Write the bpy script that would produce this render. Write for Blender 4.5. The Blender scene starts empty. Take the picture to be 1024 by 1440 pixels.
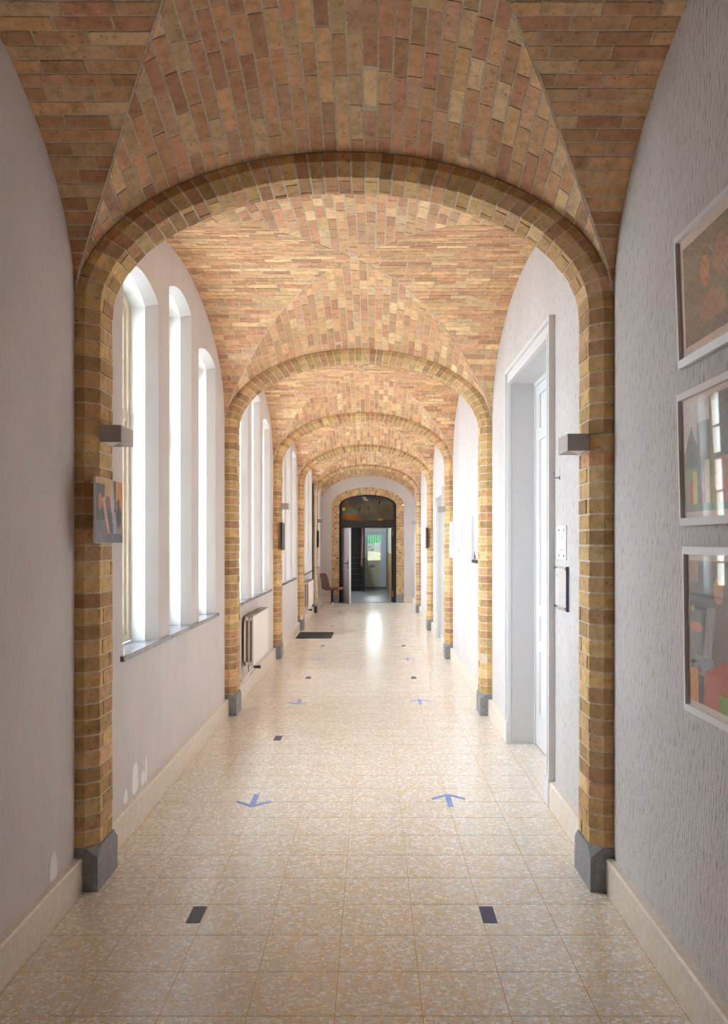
import bpy, bmesh, math, random
from mathutils import Vector, Matrix
random.seed(11)
R = random.random
def U(a, b): return a + (b - a) * R()
PI = math.pi
SC = bpy.context.scene
COL = SC.collection

# ------------------------------------------------------------------ camera
F_PX, VX, VY, EYE = 1206.0, 524.0, 763.4, 1.6
cam_d = bpy.data.cameras.new('camera'); cam = bpy.data.objects.new('camera', cam_d); COL.objects.link(cam)
cam.location = (0, 0, EYE); cam.rotation_euler = (PI / 2, 0, 0)
cam_d.sensor_fit = 'HORIZONTAL'; cam_d.sensor_width = 36.0; cam_d.lens = 36.0 * F_PX / 1024
cam_d.shift_x = (512 - VX) / 1024; cam_d.shift_y = (VY - 720) / 1024
cam_d.clip_start = 0.05; cam_d.clip_end = 300
SC.camera = cam

# ------------------------------------------------------------------ sky, exposure
w = bpy.data.worlds.new('sky'); SC.world = w; w.use_nodes = True
bg = w.node_tree.nodes['Background']
bg.inputs['Color'].default_value = (0.78, 0.885, 1.0, 1); bg.inputs['Strength'].default_value = 1.0
SC.view_settings.view_transform = 'Standard'; SC.view_settings.look = 'None'
SC.view_settings.gamma = 1; SC.view_settings.use_curve_mapping = False
SC.view_settings.exposure = 4.6
SC.cycles.diffuse_bounces = 8; SC.cycles.max_bounces = 14; SC.cycles.transparent_max_bounces = 12
SC.cycles.sample_clamp_indirect = 6

# ------------------------------------------------------------------ colour + materials
def lin(c):
    f = lambda v: v / 12.92 if v <= 0.04045 else ((v + 0.055) / 1.055) ** 2.4
    return tuple(f(x / 255.0) for x in c[:3]) + (1.0,)

class NT:
    def __init__(s, name):
        s.m = bpy.data.materials.new(name); s.m.use_nodes = True
        s.t = s.m.node_tree; s.n = s.t.nodes; s.b = s.n['Principled BSDF']; s.out = s.n['Material Output']
    def add(s, typ, **k):
        n = s.n.new(typ)
        for a, v in k.items():
            if a.startswith('i_'):
                key = a[2:]
                n.inputs[int(key) if key.isdigit() else key.replace('_', ' ')].default_value = v
            else: setattr(n, a, v)
        return n
    def link(s, a, b): s.t.links.new(a, b)
    def noise(s, scale, detail=3, rough=0.5, vec=None):
        n = s.add('ShaderNodeTexNoise', i_Scale=scale, i_Detail=detail, i_Roughness=rough)
        if vec is not None: s.link(vec, n.inputs['Vector'])
        return n.outputs['Fac']
    def ramp(s, fac, stops, interp='LINEAR'):
        n = s.add('ShaderNodeValToRGB'); cr = n.color_ramp; cr.interpolation = interp
        while len(cr.elements) < len(stops): cr.elements.new(0.5)
        for e, (p, c) in zip(cr.elements, stops): e.position = p; e.color = c
        s.link(fac, n.inputs['Fac']); return n.outputs['Color']
    def mix(s, fac, a, b, mode='MIX'):
        n = s.add('ShaderNodeMix', data_type='RGBA', blend_type=mode)
        for sock, v in ((n.inputs[0], fac), (n.inputs[6], a), (n.inputs[7], b)):
            if hasattr(v, 'is_linked'): s.link(v, sock)
            else: sock.default_value = v
        return n.outputs[2]
    def pos(s, scale=(1, 1, 1)):
        g = s.add('ShaderNodeNewGeometry'); m = s.add('ShaderNodeMapping'); m.inputs['Scale'].default_value = scale
        s.link(g.outputs['Position'], m.inputs['Vector']); return m.outputs['Vector']
    def bump(s, h, strength, dist):
        n = s.add('ShaderNodeBump'); n.inputs['Strength'].default_value = strength; n.inputs['Distance'].default_value = dist
        s.link(h, n.inputs['Height']); s.link(n.outputs['Normal'], s.b.inputs['Normal'])
    def base(s, v):
        if hasattr(v, 'is_linked'): s.link(v, s.b.inputs['Base Color'])
        else: s.b.inputs['Base Color'].default_value = v
    def set(s, **k):
        for a, v in k.items(): s.b.inputs[a.replace('_', ' ')].default_value = v
        return s.m
W1 = (1, 1, 1, 1); K0 = (0, 0, 0, 1)
def g(v): return (v, v, v, 1)
M = {}
def plain(name, rgb, rough=0.6, metal=0.0, var=0.06, scale=14.0, spec=0.5):
    t = NT(name); c = lin(rgb)
    f = t.noise(scale, 4, 0.6, t.pos())
    t.base(t.mix(1.0, c, t.ramp(f, [(0.25, g(1 - var)), (0.75, g(1 + var))]), 'MULTIPLY'))
    M[name] = t.set(Roughness=rough, Metallic=metal, Specular_IOR_Level=spec); return M[name]

def brick_mat(name, pit=0.5):
    t = NT(name); P = t.pos()
    a = t.add('ShaderNodeAttribute', attribute_name='tone')
    n1 = t.noise(22, 5, 0.65, P); n2 = t.noise(85, 2, 0.5, P)
    c = t.mix(1.0, a.outputs['Color'], t.ramp(n1, [(0.28, g(0.66)), (0.5, g(1.0)), (0.75, g(1.22))]), 'MULTIPLY')
    pits = t.ramp(n2, [(0.30, K0), (0.335, W1)])
    c = t.mix(1.0, c, t.mix(pits, (1 - pit, 1 - pit, 1 - pit, 1), W1), 'MULTIPLY')
    t.base(c); h = t.mix(0.5, n1, pits)
    t.bump(h, 0.5, 0.004); M[name] = t.set(Roughness=0.82, Specular_IOR_Level=0.3)
brick_mat('arch_brick', 0.62); brick_mat('vault_brick', 0.45)

def mortar(name, rgb):
    t = NT(name); P = t.pos(); n = t.noise(60, 4, 0.6, P)
    t.base(t.mix(1.0, lin(rgb), t.ramp(n, [(0.3, g(0.75)), (0.7, g(1.15))]), 'MULTIPLY'))
    t.bump(n, 0.4, 0.003); M[name] = t.set(Roughness=0.9, Specular_IOR_Level=0.2)
mortar('mortar', (226, 212, 192))

def plaster(name, rgb, streak, dark):
    t = NT(name)
    P = t.pos((75, 75, 19)); Q = t.pos((1, 1, 0.6)); Z = t.pos()
    s1 = t.noise(1.0, 3, 0.6, P); s2 = t.noise(2.2, 4, 0.6, Q); s3 = t.noise(140, 2, 0.5, Z)
    c = t.mix(1.0, lin(rgb), t.ramp(s2, [(0.3, g(0.93)), (0.7, g(1.04))]), 'MULTIPLY')
    c = t.mix(1.0, c, t.ramp(s1, [(0.30, g(1 - dark)), (0.46, W1)]), 'MULTIPLY')
    t.base(c); h = t.mix(0.35, t.ramp(s1, [(0.25, K0), (0.6, W1)]), s3)
    t.bump(h, streak, 0.006); M[name] = t.set(Roughness=0.9, Specular_IOR_Level=0.2)
plaster('plaster_smooth', (222, 214, 211), 0.35, 0.05)
plaster('plaster_rough', (218, 213, 211), 0.9, 0.36)
plaster('reveal_plaster', (224, 224, 225), 0.12, 0.0)

t = NT('terrazzo'); P = t.pos()
def chips(scale, rnd=1.0):
    wv = t.add('ShaderNodeTexNoise', i_Scale=scale * 0.7, i_Detail=2.0); t.link(P, wv.inputs['Vector'])
    mx = t.add('ShaderNodeMixRGB', blend_type='LINEAR_LIGHT'); mx.inputs[0].default_value = 0.25 / scale * 4
    t.link(P, mx.inputs[1]); t.link(wv.outputs['Color'], mx.inputs[2])
    e = t.add('ShaderNodeTexVoronoi', feature='DISTANCE_TO_EDGE'); e.inputs['Scale'].default_value = scale
    v = t.add('ShaderNodeTexVoronoi', feature='F1'); v.inputs['Scale'].default_value = scale
    t.link(mx.outputs[0], e.inputs['Vector']); t.link(mx.outputs[0], v.inputs['Vector'])
    return e.outputs['Distance'], v.outputs['Color']
e1, c1 = chips(54.0); e2, c2 = chips(120.0)
sep1 = t.add('ShaderNodeSeparateColor'); t.link(c1, sep1.inputs[0]); sep2 = t.add('ShaderNodeSeparateColor'); t.link(c2, sep2.inputs[0])
mt = lin((228, 206, 172))
matrix = t.mix(1.0, mt, t.ramp(t.noise(9, 4, 0.6, P), [(0.3, g(0.86)), (0.7, g(1.12))]), 'MULTIPLY')
small = t.ramp(sep2.outputs[0], [(0.0, lin((232, 215, 190))), (0.5, lin((222, 196, 158))), (0.75, lin((236, 233, 226)))], 'CONSTANT')
big = t.ramp(sep1.outputs[0], [(0.0, lin((230, 231, 231))), (0.35, lin((246, 246, 246))), (0.7, lin((216, 215, 214)))], 'CONSTANT')
c = t.mix(t.ramp(e2, [(0.06, K0), (0.10, W1)]), matrix, small)
pick = t.ramp(sep1.outputs[1], [(0.0, W1), (0.78, K0)], 'CONSTANT')
msk = t.mix(1.0, t.ramp(e1, [(0.08, K0), (0.12, W1)]), pick, 'MULTIPLY')
c = t.mix(msk, c, big); t.base(c)
rg = t.ramp(t.noise(3.5, 3, 0.6, P), [(0.3, g(0.16)), (0.7, g(0.26))]); t.link(rg, t.b.inputs['Roughness'])
M['terrazzo'] = t.set(Specular_IOR_Level=0.7)
plain('grout', (194, 158, 114), 0.5)
t = NT('skirting'); P = t.pos((1, 1, 1)); n = t.noise(38, 3, 0.6, P)
t.base(t.mix(t.ramp(n, [(0.48, K0), (0.62, W1)]), lin((230, 216, 199)), lin((238, 230, 219))))
M['skirting'] = t.set(Roughness=0.35)
t = NT('slate'); n = t.noise(30, 5, 0.65, t.pos())
t.base(t.ramp(n, [(0.3, lin((122, 124, 128))), (0.7, lin((156, 158, 162)))])); t.bump(n, 0.2, 0.003)
M['slate'] = t.set(Roughness=0.5)
t = NT('sill_slate'); n = t.noise(20, 5, 0.65, t.pos())
t.base(t.ramp(n, [(0.3, lin((92, 94, 100))), (0.7, lin((138, 140, 146)))])); M['sill_slate'] = t.set(Roughness=0.22)

plain('cream_paint', (226, 214, 190), 0.45); plain('white_paint', (224, 224, 225), 0.4, var=0.02)
plain('jamb_paint', (208, 206, 206), 0.45, var=0.02)
plain('radiator_paint', (240, 232, 222), 0.4, var=0.02); plain('radiator_dark', (150, 138, 126), 0.6)
plain('lamp_metal', (176, 168, 164), 0.45, 0.1, 0.03); plain('lamp_reflector', (236, 232, 226), 0.5, var=0.02)
plain('frame_silver', (238, 238, 242), 0.4, 0.0, 0.02); plain('mat_board', (232, 216, 208), 0.8, var=0.03)
plain('dark_wood', (38, 28, 24), 0.5, var=0.25); plain('stair_wood', (30, 27, 27), 0.5, var=0.2)
plain('band_grey', (74, 74, 82), 0.5, var=0.05); plain('door_grey', (142, 132, 132), 0.5, var=0.03); plain('brass', (150, 116, 100), 0.4, 0.6)
plain('chrome', (226, 226, 226), 0.15, 1.0, 0.02); plain('black', (22, 22, 24), 0.5); plain('brown_shell', (112, 70, 58), 0.38, var=0.08)
plain('orange_wood', (128, 76, 34), 0.4, var=0.15); plain('mat_rubber', (48, 48, 52), 0.95, var=0.15, scale=90)
plain('tape_dark', (62, 72, 108), 0.5, var=0.1, scale=60); plain('tape_blue', (140, 156, 214), 0.5, var=0.06, scale=60)
plain('tape_grey', (76, 80, 92), 0.5, var=0.1, scale=60)
plain('white_sheet', (240, 240, 242), 0.5, var=0.01); plain('ink', (90, 94, 110), 0.6)
plain('dado_brown', (140, 112, 66), 0.5, var=0.15); plain('hall_green', (190, 194, 172), 0.7, var=0.04)
plain('hall_dark', (112, 104, 98), 0.8); plain('hall_stone', (122, 120, 118), 0.3, var=0.12, scale=8)
plain('door_bluewhite', (196, 206, 214), 0.4, var=0.03); plain('door_beige', (208, 204, 178), 0.5, var=0.03)
plain('green_metal', (92, 146, 108), 0.5, var=0.05); plain('gravel', (178, 178, 174), 0.9, var=0.2, scale=30)
plain('pale_paving', (176, 170, 152), 0.8, var=0.08); plain('beige_render', (172, 166, 140), 0.8, var=0.06); plain('roof_slab', (170, 160, 150), 0.9); plain('white_patch', (246, 246, 246), 0.8, var=0.01)
plain('pipe_cream', (232, 222, 204), 0.4, var=0.02); plain('pink', (206, 182, 190), 0.7)
t = NT('print'); a = t.add('ShaderNodeAttribute', attribute_name='tone'); t.base(a.outputs['Color']); M['print'] = t.set(Roughness=0.5)
t = NT('painted_glass'); a = t.add('ShaderNodeAttribute', attribute_name='tone'); t.base(a.outputs['Color']); M['painted_glass'] = t.set(Roughness=0.25)
def glass(name, ior, tint=(1, 1, 1, 1)):
    t = NT(name); t.n.remove(t.b)
    tr = t.add('ShaderNodeBsdfTransparent'); tr.inputs[0].default_value = tint
    gl = t.add('ShaderNodeBsdfGlossy'); gl.inputs['Roughness'].default_value = 0.02
    mx = t.add('ShaderNodeMixShader'); ge = t.add('ShaderNodeNewGeometry'); f0 = ((ior - 1) / (ior + 1)) ** 2 * 1.6
    dt = t.add('ShaderNodeVectorMath', operation='DOT_PRODUCT'); t.link(ge.outputs['Normal'], dt.inputs[0]); t.link(ge.outputs['Incoming'], dt.inputs[1])
    def mth(op, a, b=None):
        n = t.add('ShaderNodeMath', operation=op)
        for i, v in enumerate((a, b)):
            if v is None: continue
            if hasattr(v, 'is_linked'): t.link(v, n.inputs[i])
            else: n.inputs[i].default_value = v
        return n.outputs[0]
    fr = mth('ADD', mth('MULTIPLY', mth('POWER', mth('SUBTRACT', 1.0, mth('ABSOLUTE', dt.outputs['Value'])), 5.0), 1 - f0), f0)   # Schlick, same from both sides
    t.link(fr, mx.inputs[0]); t.link(tr.outputs[0], mx.inputs[1]); t.link(gl.outputs[0], mx.inputs[2])
    t.link(mx.outputs[0], t.out.inputs['Surface']); M[name] = t.m
t = NT('notice_paper'); t.n.remove(t.b); d_ = t.add('ShaderNodeBsdfDiffuse'); l_ = t.add('ShaderNodeBsdfTranslucent'); x_ = t.add('ShaderNodeMixShader')
d_.inputs[0].default_value = l_.inputs[0].default_value = lin((240, 240, 240)); x_.inputs[0].default_value = 0.5
t.link(d_.outputs[0], x_.inputs[1]); t.link(l_.outputs[0], x_.inputs[2]); t.link(x_.outputs[0], t.out.inputs['Surface']); M['notice_paper'] = t.m
glass('window_glass', 1.45, (0.95, 0.97, 0.97, 1)); glass('picture_glass', 1.6)

# ------------------------------------------------------------------ mesh helpers
class MB:
    def __init__(s): s.v = []; s.f = []; s.c = []
    def quad(s, pts, col=None):
        b = len(s.v); s.v += [tuple(p) for p in pts]; s.f.append(tuple(range(b, b + len(pts)))); s.c.append(col)
    def solid(s, bottom, top, col=None):
        """prism between two loops of equal length"""
        n = len(bottom); b = len(s.v); s.v += [tuple(p) for p in bottom] + [tuple(p) for p in top]
        s.f.append(tuple(range(b + n - 1, b - 1, -1))); s.f.append(tuple(range(b + n, b + 2 * n)))
        for i in range(n):
            j = (i + 1) % n; s.f.append((b + i, b + j, b + n + j, b + n + i))
        s.c += [col] * (n + 2)
    def box(s, x0, x1, y0, y1, z0, z1, col=None):
        if x0 > x1: x0, x1 = x1, x0
        if y0 > y1: y0, y1 = y1, y0
        s.solid([(x0, y0, z0), (x1, y0, z0), (x1, y1, z0), (x0, y1, z0)], [(x0, y0, z1), (x1, y0, z1), (x1, y1, z1), (x0, y1, z1)], col)
    def tube(s, pts, r, n=10, col=None, cap=True):
        pts = [Vector(p) for p in pts]; rings = []
        rs = r if isinstance(r, (list, tuple)) else [r] * len(pts)
        for i, p in enumerate(pts):
            d = ((pts[i + 1] if i + 1 < len(pts) else p) - (pts[i - 1] if i else p)).normalized()
            up = Vector((0, 0, 1)) if abs(d.z) < 0.9 else Vector((1, 0, 0))
            a = d.cross(up).normalized(); c_ = a.cross(d)
            b = len(s.v); s.v += [tuple(p + rs[i] * (math.cos(2 * PI * k / n) * a + math.sin(2 * PI * k / n) * c_)) for k in range(n)]
            rings.append(b)
        for a, b in zip(rings, rings[1:]):
            for k in range(n):
                s.f.append((a + k, a + (k + 1) % n, b + (k + 1) % n, b + k)); s.c.append(col)
        if cap:
            s.f.append(tuple(range(rings[0] + n - 1, rings[0] - 1, -1))); s.f.append(tuple(range(rings[-1], rings[-1] + n))); s.c += [col, col]
    def mesh(s, name, mat, smooth=False, fix=False):
        me = bpy.data.meshes.new(name); me.from_pydata(s.v, [], s.f)
        if any(c is not None for c in s.c):
            at = me.attributes.new('tone', 'FLOAT_COLOR', 'FACE')
            flat = []
            for c in s.c: flat += list(c or (0.5, 0.5, 0.5, 1))
            at.data.foreach_set('color', flat)
        if fix:
            bm = bmesh.new(); bm.from_mesh(me); bmesh.ops.recalc_face_normals(bm, faces=bm.faces); bm.to_mesh(me); bm.free()
        if smooth: me.shade_smooth()
        me.materials.append(M[mat]); return me
    def build(s, name, mat, parent=None, smooth=False, bevel=0.0, fix=True):
        me = s.mesh(name, mat, smooth, fix)
        if bevel:
            bm = bmesh.new(); bm.from_mesh(me)
            bmesh.ops.bevel(bm, geom=list(bm.edges), offset=bevel, segments=1, affect='EDGES', clamp_overlap=True)
            bm.to_mesh(me); bm.free()
        o = bpy.data.objects.new(name, me); COL.objects.link(o)
        if parent is not None:
            o.parent = parent
            # every part is built in world coordinates, so only a thing's own Empty has an offset to undo
            if parent.parent is None: o.matrix_parent_inverse = parent.matrix_basis.inverted()
        return o
def tag(o, label=None, cat=None, group=None, kind=None):
    if label: o['label'] = label
    if cat: o['category'] = cat
    if group: o['group'] = group
    if kind: o['kind'] = kind
    return o
def thing(name, loc, label, cat, group=None):
    o = bpy.data.objects.new(name, None); COL.objects.link(o); o.location = loc; o.empty_display_size = 0.1
    return tag(o, label, cat, group)
def structure(name, loc=(0, 0, 0), label=None, cat=None):
    o = bpy.data.objects.new(name, None); COL.objects.link(o); o.location = loc
    return tag(o, label, cat, None, 'structure')
def bx(name, mat, parent, *b, bevel=0.0, tagd=None):
    m = MB(); m.box(*b); return m.build(name, mat, parent, bevel=bevel)
def px_of(p):
    return (VX + p[0] / p[1] * F_PX, VY - (p[2] - EYE) / p[1] * F_PX)
def seen_area(pts):
    """projected area in the frame, used only to choose which bricks get an object of their own"""
    if min(p[1] for p in pts) < 0.6: return 0
    q = [px_of(p) for p in pts]
    cx_ = sum(a for a, b in q) / len(q); cy_ = sum(b for a, b in q) / len(q)
    if not (-15 < cx_ < 1039 and -15 < cy_ < 1455): return 0
    return abs(sum(q[i][0] * q[(i + 1) % len(q)][1] - q[(i + 1) % len(q)][0] * q[i][1] for i in range(len(q)))) / 2

# ------------------------------------------------------------------ layout
XL, XR = -1.367, 1.106; CX = (XL + XR) / 2; HW = (XR - XL) / 2
PROJ, CH, DEP = 0.10, 0.055, 0.30
PIER = [3.931, 7.931, 11.80, 15.66, 19.62]; ZEND = 22.94; ZBACK = -1.3
S_A, R_A = 2.683, 0.71                         # transverse arch: spring height, rise (outer curve)
S_L, R_L, RISE = 2.74, 0.88, 0.227
TOP = 3.95

def tone_arch():
    b = random.choice([(204, 170, 114), (196, 160, 108), (212, 178, 122), (188, 152, 104), (202, 162, 116), (216, 184, 132), (206, 168, 124), (198, 152, 112)])
    k = U(0.9, 1.1); return lin([min(255, x * k) for x in b])
def tone_vault():
    b = random.choice([(222, 176, 132), (226, 184, 136), (216, 168, 126), (232, 196, 150), (208, 156, 122), (228, 186, 136), (238, 206, 160), (220, 176, 140), (214, 162, 126), (218, 174, 132)])
    k = U(0.92, 1.08); return lin([min(255, x * k) for x in b])

# ------------------------------------------------------------------ floor
fl = MB(); fl.box(XL - 0.4, XR + 0.4, ZBACK, ZEND, -0.12, -0.001)
floor = fl.build('floor', 'grout'); tag(floor, 'polished cream terrazzo tile floor of the corridor', None, None, 'structure')
TW, TD, G = 0.2975, 0.2995, 0.0035
xs = [XL] + [x for x in (-0.128 + TW * k for k in range(-6, 7)) if XL + 0.02 < x < XR - 0.02] + [XR]
rows = [2.899 + TD * j for j in range(-24, 80)]
near, far = [], []
for j in range(len(rows) - 1):
    for i in range(len(xs) - 1):
        z0, z1 = rows[j], min(rows[j + 1], ZEND)
        if z0 < ZBACK or z1 - z0 < 0.02: continue
        (near if z1 > 2.8 and len(near) < 300 else far).append((xs[i], xs[i + 1], z0, z1))
tile_mesh = {}
for (a, b, c_, d) in near:
    k = (round(b - a, 3), round(d - c_, 3))
    if k not in tile_mesh:
        m = MB(); w_, h_ = b - a - G, d - c_ - G
        m.box(-w_ / 2, w_ / 2, -h_ / 2, h_ / 2, -0.02, 0); tile_mesh[k] = m.mesh('tile', 'terrazzo', fix=True)
    o = bpy.data.objects.new('tile', tile_mesh[k]); COL.objects.link(o); o.parent = floor; o.location = ((a + b) / 2, (c_ + d) / 2, 0)
m = MB()
for (a, b, c_, d) in far: m.box(a + G / 2, b - G / 2, c_ + G / 2, d - G / 2, -0.02, 0)
for a, b in ((5.31, 6.83), (13.35, 14.5)): m.box(XR + G / 2, XR + 0.3, a, b, -0.02, 0)
tag(m.build('far_tiles', 'terrazzo', floor, fix=False), kind='stuff')

# ------------------------------------------------------------------ vaults
def ell(a, b, n=400):
    """table (arc length, parameter) of a half ellipse"""
    t_, acc, last = [], 0, None
    for i in range(n + 1):
        th = PI * i / n; p = (a * math.cos(th), b * math.sin(th))
        if last: acc += math.hypot(p[0] - last[0], p[1] - last[1])
        t_.append((acc, th)); last = p
    return t_
def at_arc(tab, s):
    lo, hi = 0, len(tab) - 1
    while hi - lo > 1:
        mid = (lo + hi) // 2
        if tab[mid][0] <= s: lo = mid
        else: hi = mid
    (a, ta), (b, tb) = tab[lo], tab[hi]
    return ta + (tb - ta) * (s - a) / max(b - a, 1e-9)

def vault(index, y0, y1, label, single):
    yc, hl = (y0 + y1) / 2, (y1 - y0) / 2
    def Lh(v): return S_L + R_L * math.sqrt(max(0, 1 - v * v))
    def T(th, v): return Vector((CX + HW * math.cos(th), yc + hl * v, S_A + R_A * math.sin(th) + RISE * (1 - abs(v) ** 3)))
    def L(x, ph): return Vector((x, yc + hl * math.cos(ph), S_L + R_L * math.sin(ph)))
    def Tn(th, v):
        e = 1e-3; n = (T(th + e, v) - T(th - e, v)).cross(T(th, v + e) - T(th, v - e)).normalized(); return n if n.z > 0 or abs(n.z) < 1e-6 else -n
    def Ln(ph): return Vector((0, math.cos(ph) / hl, math.sin(ph) / R_L)).normalized()
    def vg(th):
        s_ = S_A + R_A * math.sin(th)
        if s_ + RISE - Lh(0) > 0: return 0.0
        if s_ - Lh(1) < 0: return 1.0
        a, b = 0.0, 1.0
        for _ in range(30):
            mid = (a + b) / 2
            if s_ + RISE * (1 - mid ** 3) - Lh(mid) > 0: b = mid
            else: a = mid
        return b
    def ug(ph):
        v = math.cos(ph); sn = (Lh(v) - S_A - RISE * (1 - abs(v) ** 3)) / R_A
        return math.sqrt(max(0, 1 - min(1, max(0, sn)) ** 2))
    # mortar shells
    sh = MB(); OFF = 0.0025
    for sg in (-1, 1):
        NTH, NV = 64, 10; grid = []
        for i in range(NTH + 1):
            th = 0.075 + (PI - 0.15) * i / NTH; a = max(0.0, vg(th) - 0.004)
            grid.append([T(th, sg * (a + (1.0 - a) * j / NV)) + Tn(th, sg * (a + (1.0 - a) * j / NV)) * OFF for j in range(NV + 1)])
        for i in range(NTH):
            for j in range(NV): sh.quad([grid[i][j], grid[i + 1][j], grid[i + 1][j + 1], grid[i][j + 1]])
        grid = []; NP, NX = 64, 6
        for i in range(NP + 1):
            ph = PI * i / NP; u0 = max(0, ug(ph) - 0.004); n = Ln(ph)
            grid.append([L(CX + HW * sg * (1.004 + (u0 - 1.004) * j / NX), ph) + n * OFF for j in range(NX + 1)])
        for i in range(NP):
            for j in range(NX): sh.quad([grid[i][j], grid[i + 1][j], grid[i + 1][j + 1], grid[i][j + 1]])
    root = sh.build('ceiling', 'mortar', fix=False); tag(root, label, None, None, 'structure')
    pieces = []
    GAP, THK = 0.0085, 0.03
    def add(q, nrm):
        e1_, e2_ = (q[2] - q[0]), (q[3] - q[1])
        if e1_.cross(e2_).length / 2 < 0.0009: return
        j = U(-0.002, 0.002); q = [p - n * j for p, n in zip(q, nrm)]
        pieces.append((q, [p + n * THK for p, n in zip(q, nrm)], tone_vault()))
    # cells against the transverse arches
    tab = ell(HW, R_A); tot = tab[-1][0]; n_c = int(round(tot / 0.0605)); st = tot / n_c
    for sg in (-1, 1):
        for i in range(n_c):
            ta, tb = at_arc(tab, i * st + GAP / 2), at_arc(tab, (i + 1) * st - GAP / 2)
            va, vb = vg(ta), vg(tb)
            if min(va, vb) > 0.992: continue
            gg = 0.006 / hl
            va, vb = va + gg, vb + gg
            pos_ = 1.0 - (0.0 if i % 2 else 0.5) * 0.2 / hl + U(-0.02, 0.02); cur = 1.0; first = True
            vlo = min(va, vb)
            while cur > vlo:
                nxt = pos_ if first and pos_ < 0.985 else cur - U(0.165, 0.235) / hl
                first = False
                if nxt - vlo < 0.05 / hl: nxt = vlo - 0.1
                g2 = GAP / 2 / hl
                a_hi, a_lo = max(cur - g2, va), max(nxt + g2, va); b_hi, b_lo = max(cur - g2, vb), max(nxt + g2, vb)
                add([T(ta, sg * a_hi), T(tb, sg * b_hi), T(tb, sg * b_lo), T(ta, sg * a_lo)],
                    [Tn(ta, sg * a_hi), Tn(tb, sg * b_hi), Tn(tb, sg * b_lo), Tn(ta, sg * a_lo)])
                cur = nxt
    # cells against the side walls
    tab = ell(hl, R_L); tot = tab[-1][0]; n_c = int(round(tot / 0.0605)); st = tot / n_c
    for sg in (-1, 1):
        for i in range(n_c):
            pa, pb = at_arc(tab, i * st + GAP / 2), at_arc(tab, (i + 1) * st - GAP / 2)
            ua, ub = ug(pa) + 0.006, ug(pb) + 0.006
            ulo = min(ua, ub); cur = 1.003; first = True
            if ulo > 0.99: continue
            while cur > ulo:
                nxt = (1.0 - (0.2 if i % 2 else 0.1) / HW + U(-0.02, 0.02)) if first else cur - U(0.165, 0.235) / HW
                first = False
                if nxt - ulo < 0.05 / HW: nxt = ulo - 0.1
                g2 = GAP / 2 / HW
                q = [(max(cur - g2, ua), pa), (max(nxt + g2, ua), pa), (max(nxt + g2, ub), pb), (max(cur - g2, ub), pb)]
                add([L(CX + sg * HW * u_, p_) for u_, p_ in q], [Ln(p_) for u_, p_ in q]); cur = nxt
    order = sorted(range(len(pieces)), key=lambda k: -seen_area(pieces[k][0]))
    own = set(k for k in order[:300] if seen_area(pieces[k][0]) > 12) if single else set()
    rest = MB()
    for k, (q, p, c_) in enumerate(pieces):
        if k in own:
            m = MB(); m.solid(q, p, c_); m.build('brick', 'vault_brick', root)
        else: rest.solid(q, p, c_)
    if rest.v: tag(rest.build('small_bricks', 'vault_brick', root), kind='stuff')
    return root

ys = [0.23] + [p + DEP for p in PIER]; ye = PIER + [ZEND]
VL = ['tan brick groin vault overhead in front of the first arch', 'bright tan brick groin vault right behind the first arch',
      'brick groin vault between the second and third arches', 'brick groin vault between the third and fourth arches',
      'brick groin vault between the fourth and fifth arches', 'brick barrel of the last short vault by the end wall']
for i, (a, b) in enumerate(zip(ys, ye)): vault(i, a, b, VL[i], i < 2)
m = MB(); NTH = 40
for i in range(NTH):
    a, b = PI * i / NTH, PI * (i + 1) / NTH
    P4 = [(CX + HW * math.cos(t_), y_, S_A + 0.85 * math.sin(t_)) for t_, y_ in ((a, ZBACK), (b, ZBACK), (b, 0.23), (a, 0.23))]
    m.quad(P4, lin((206, 150, 104)))
tag(m.build('ceiling', 'vault_brick', fix=False), 'vault behind the viewpoint', None, None, 'structure')
m = MB(); m.box(XL - 0.5, XR + 0.5, ZBACK, 33.5, TOP, TOP + 0.15)
tag(m.build('roof', 'roof_slab'), 'roof slab above the vaults', None, None, 'structure')

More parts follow.
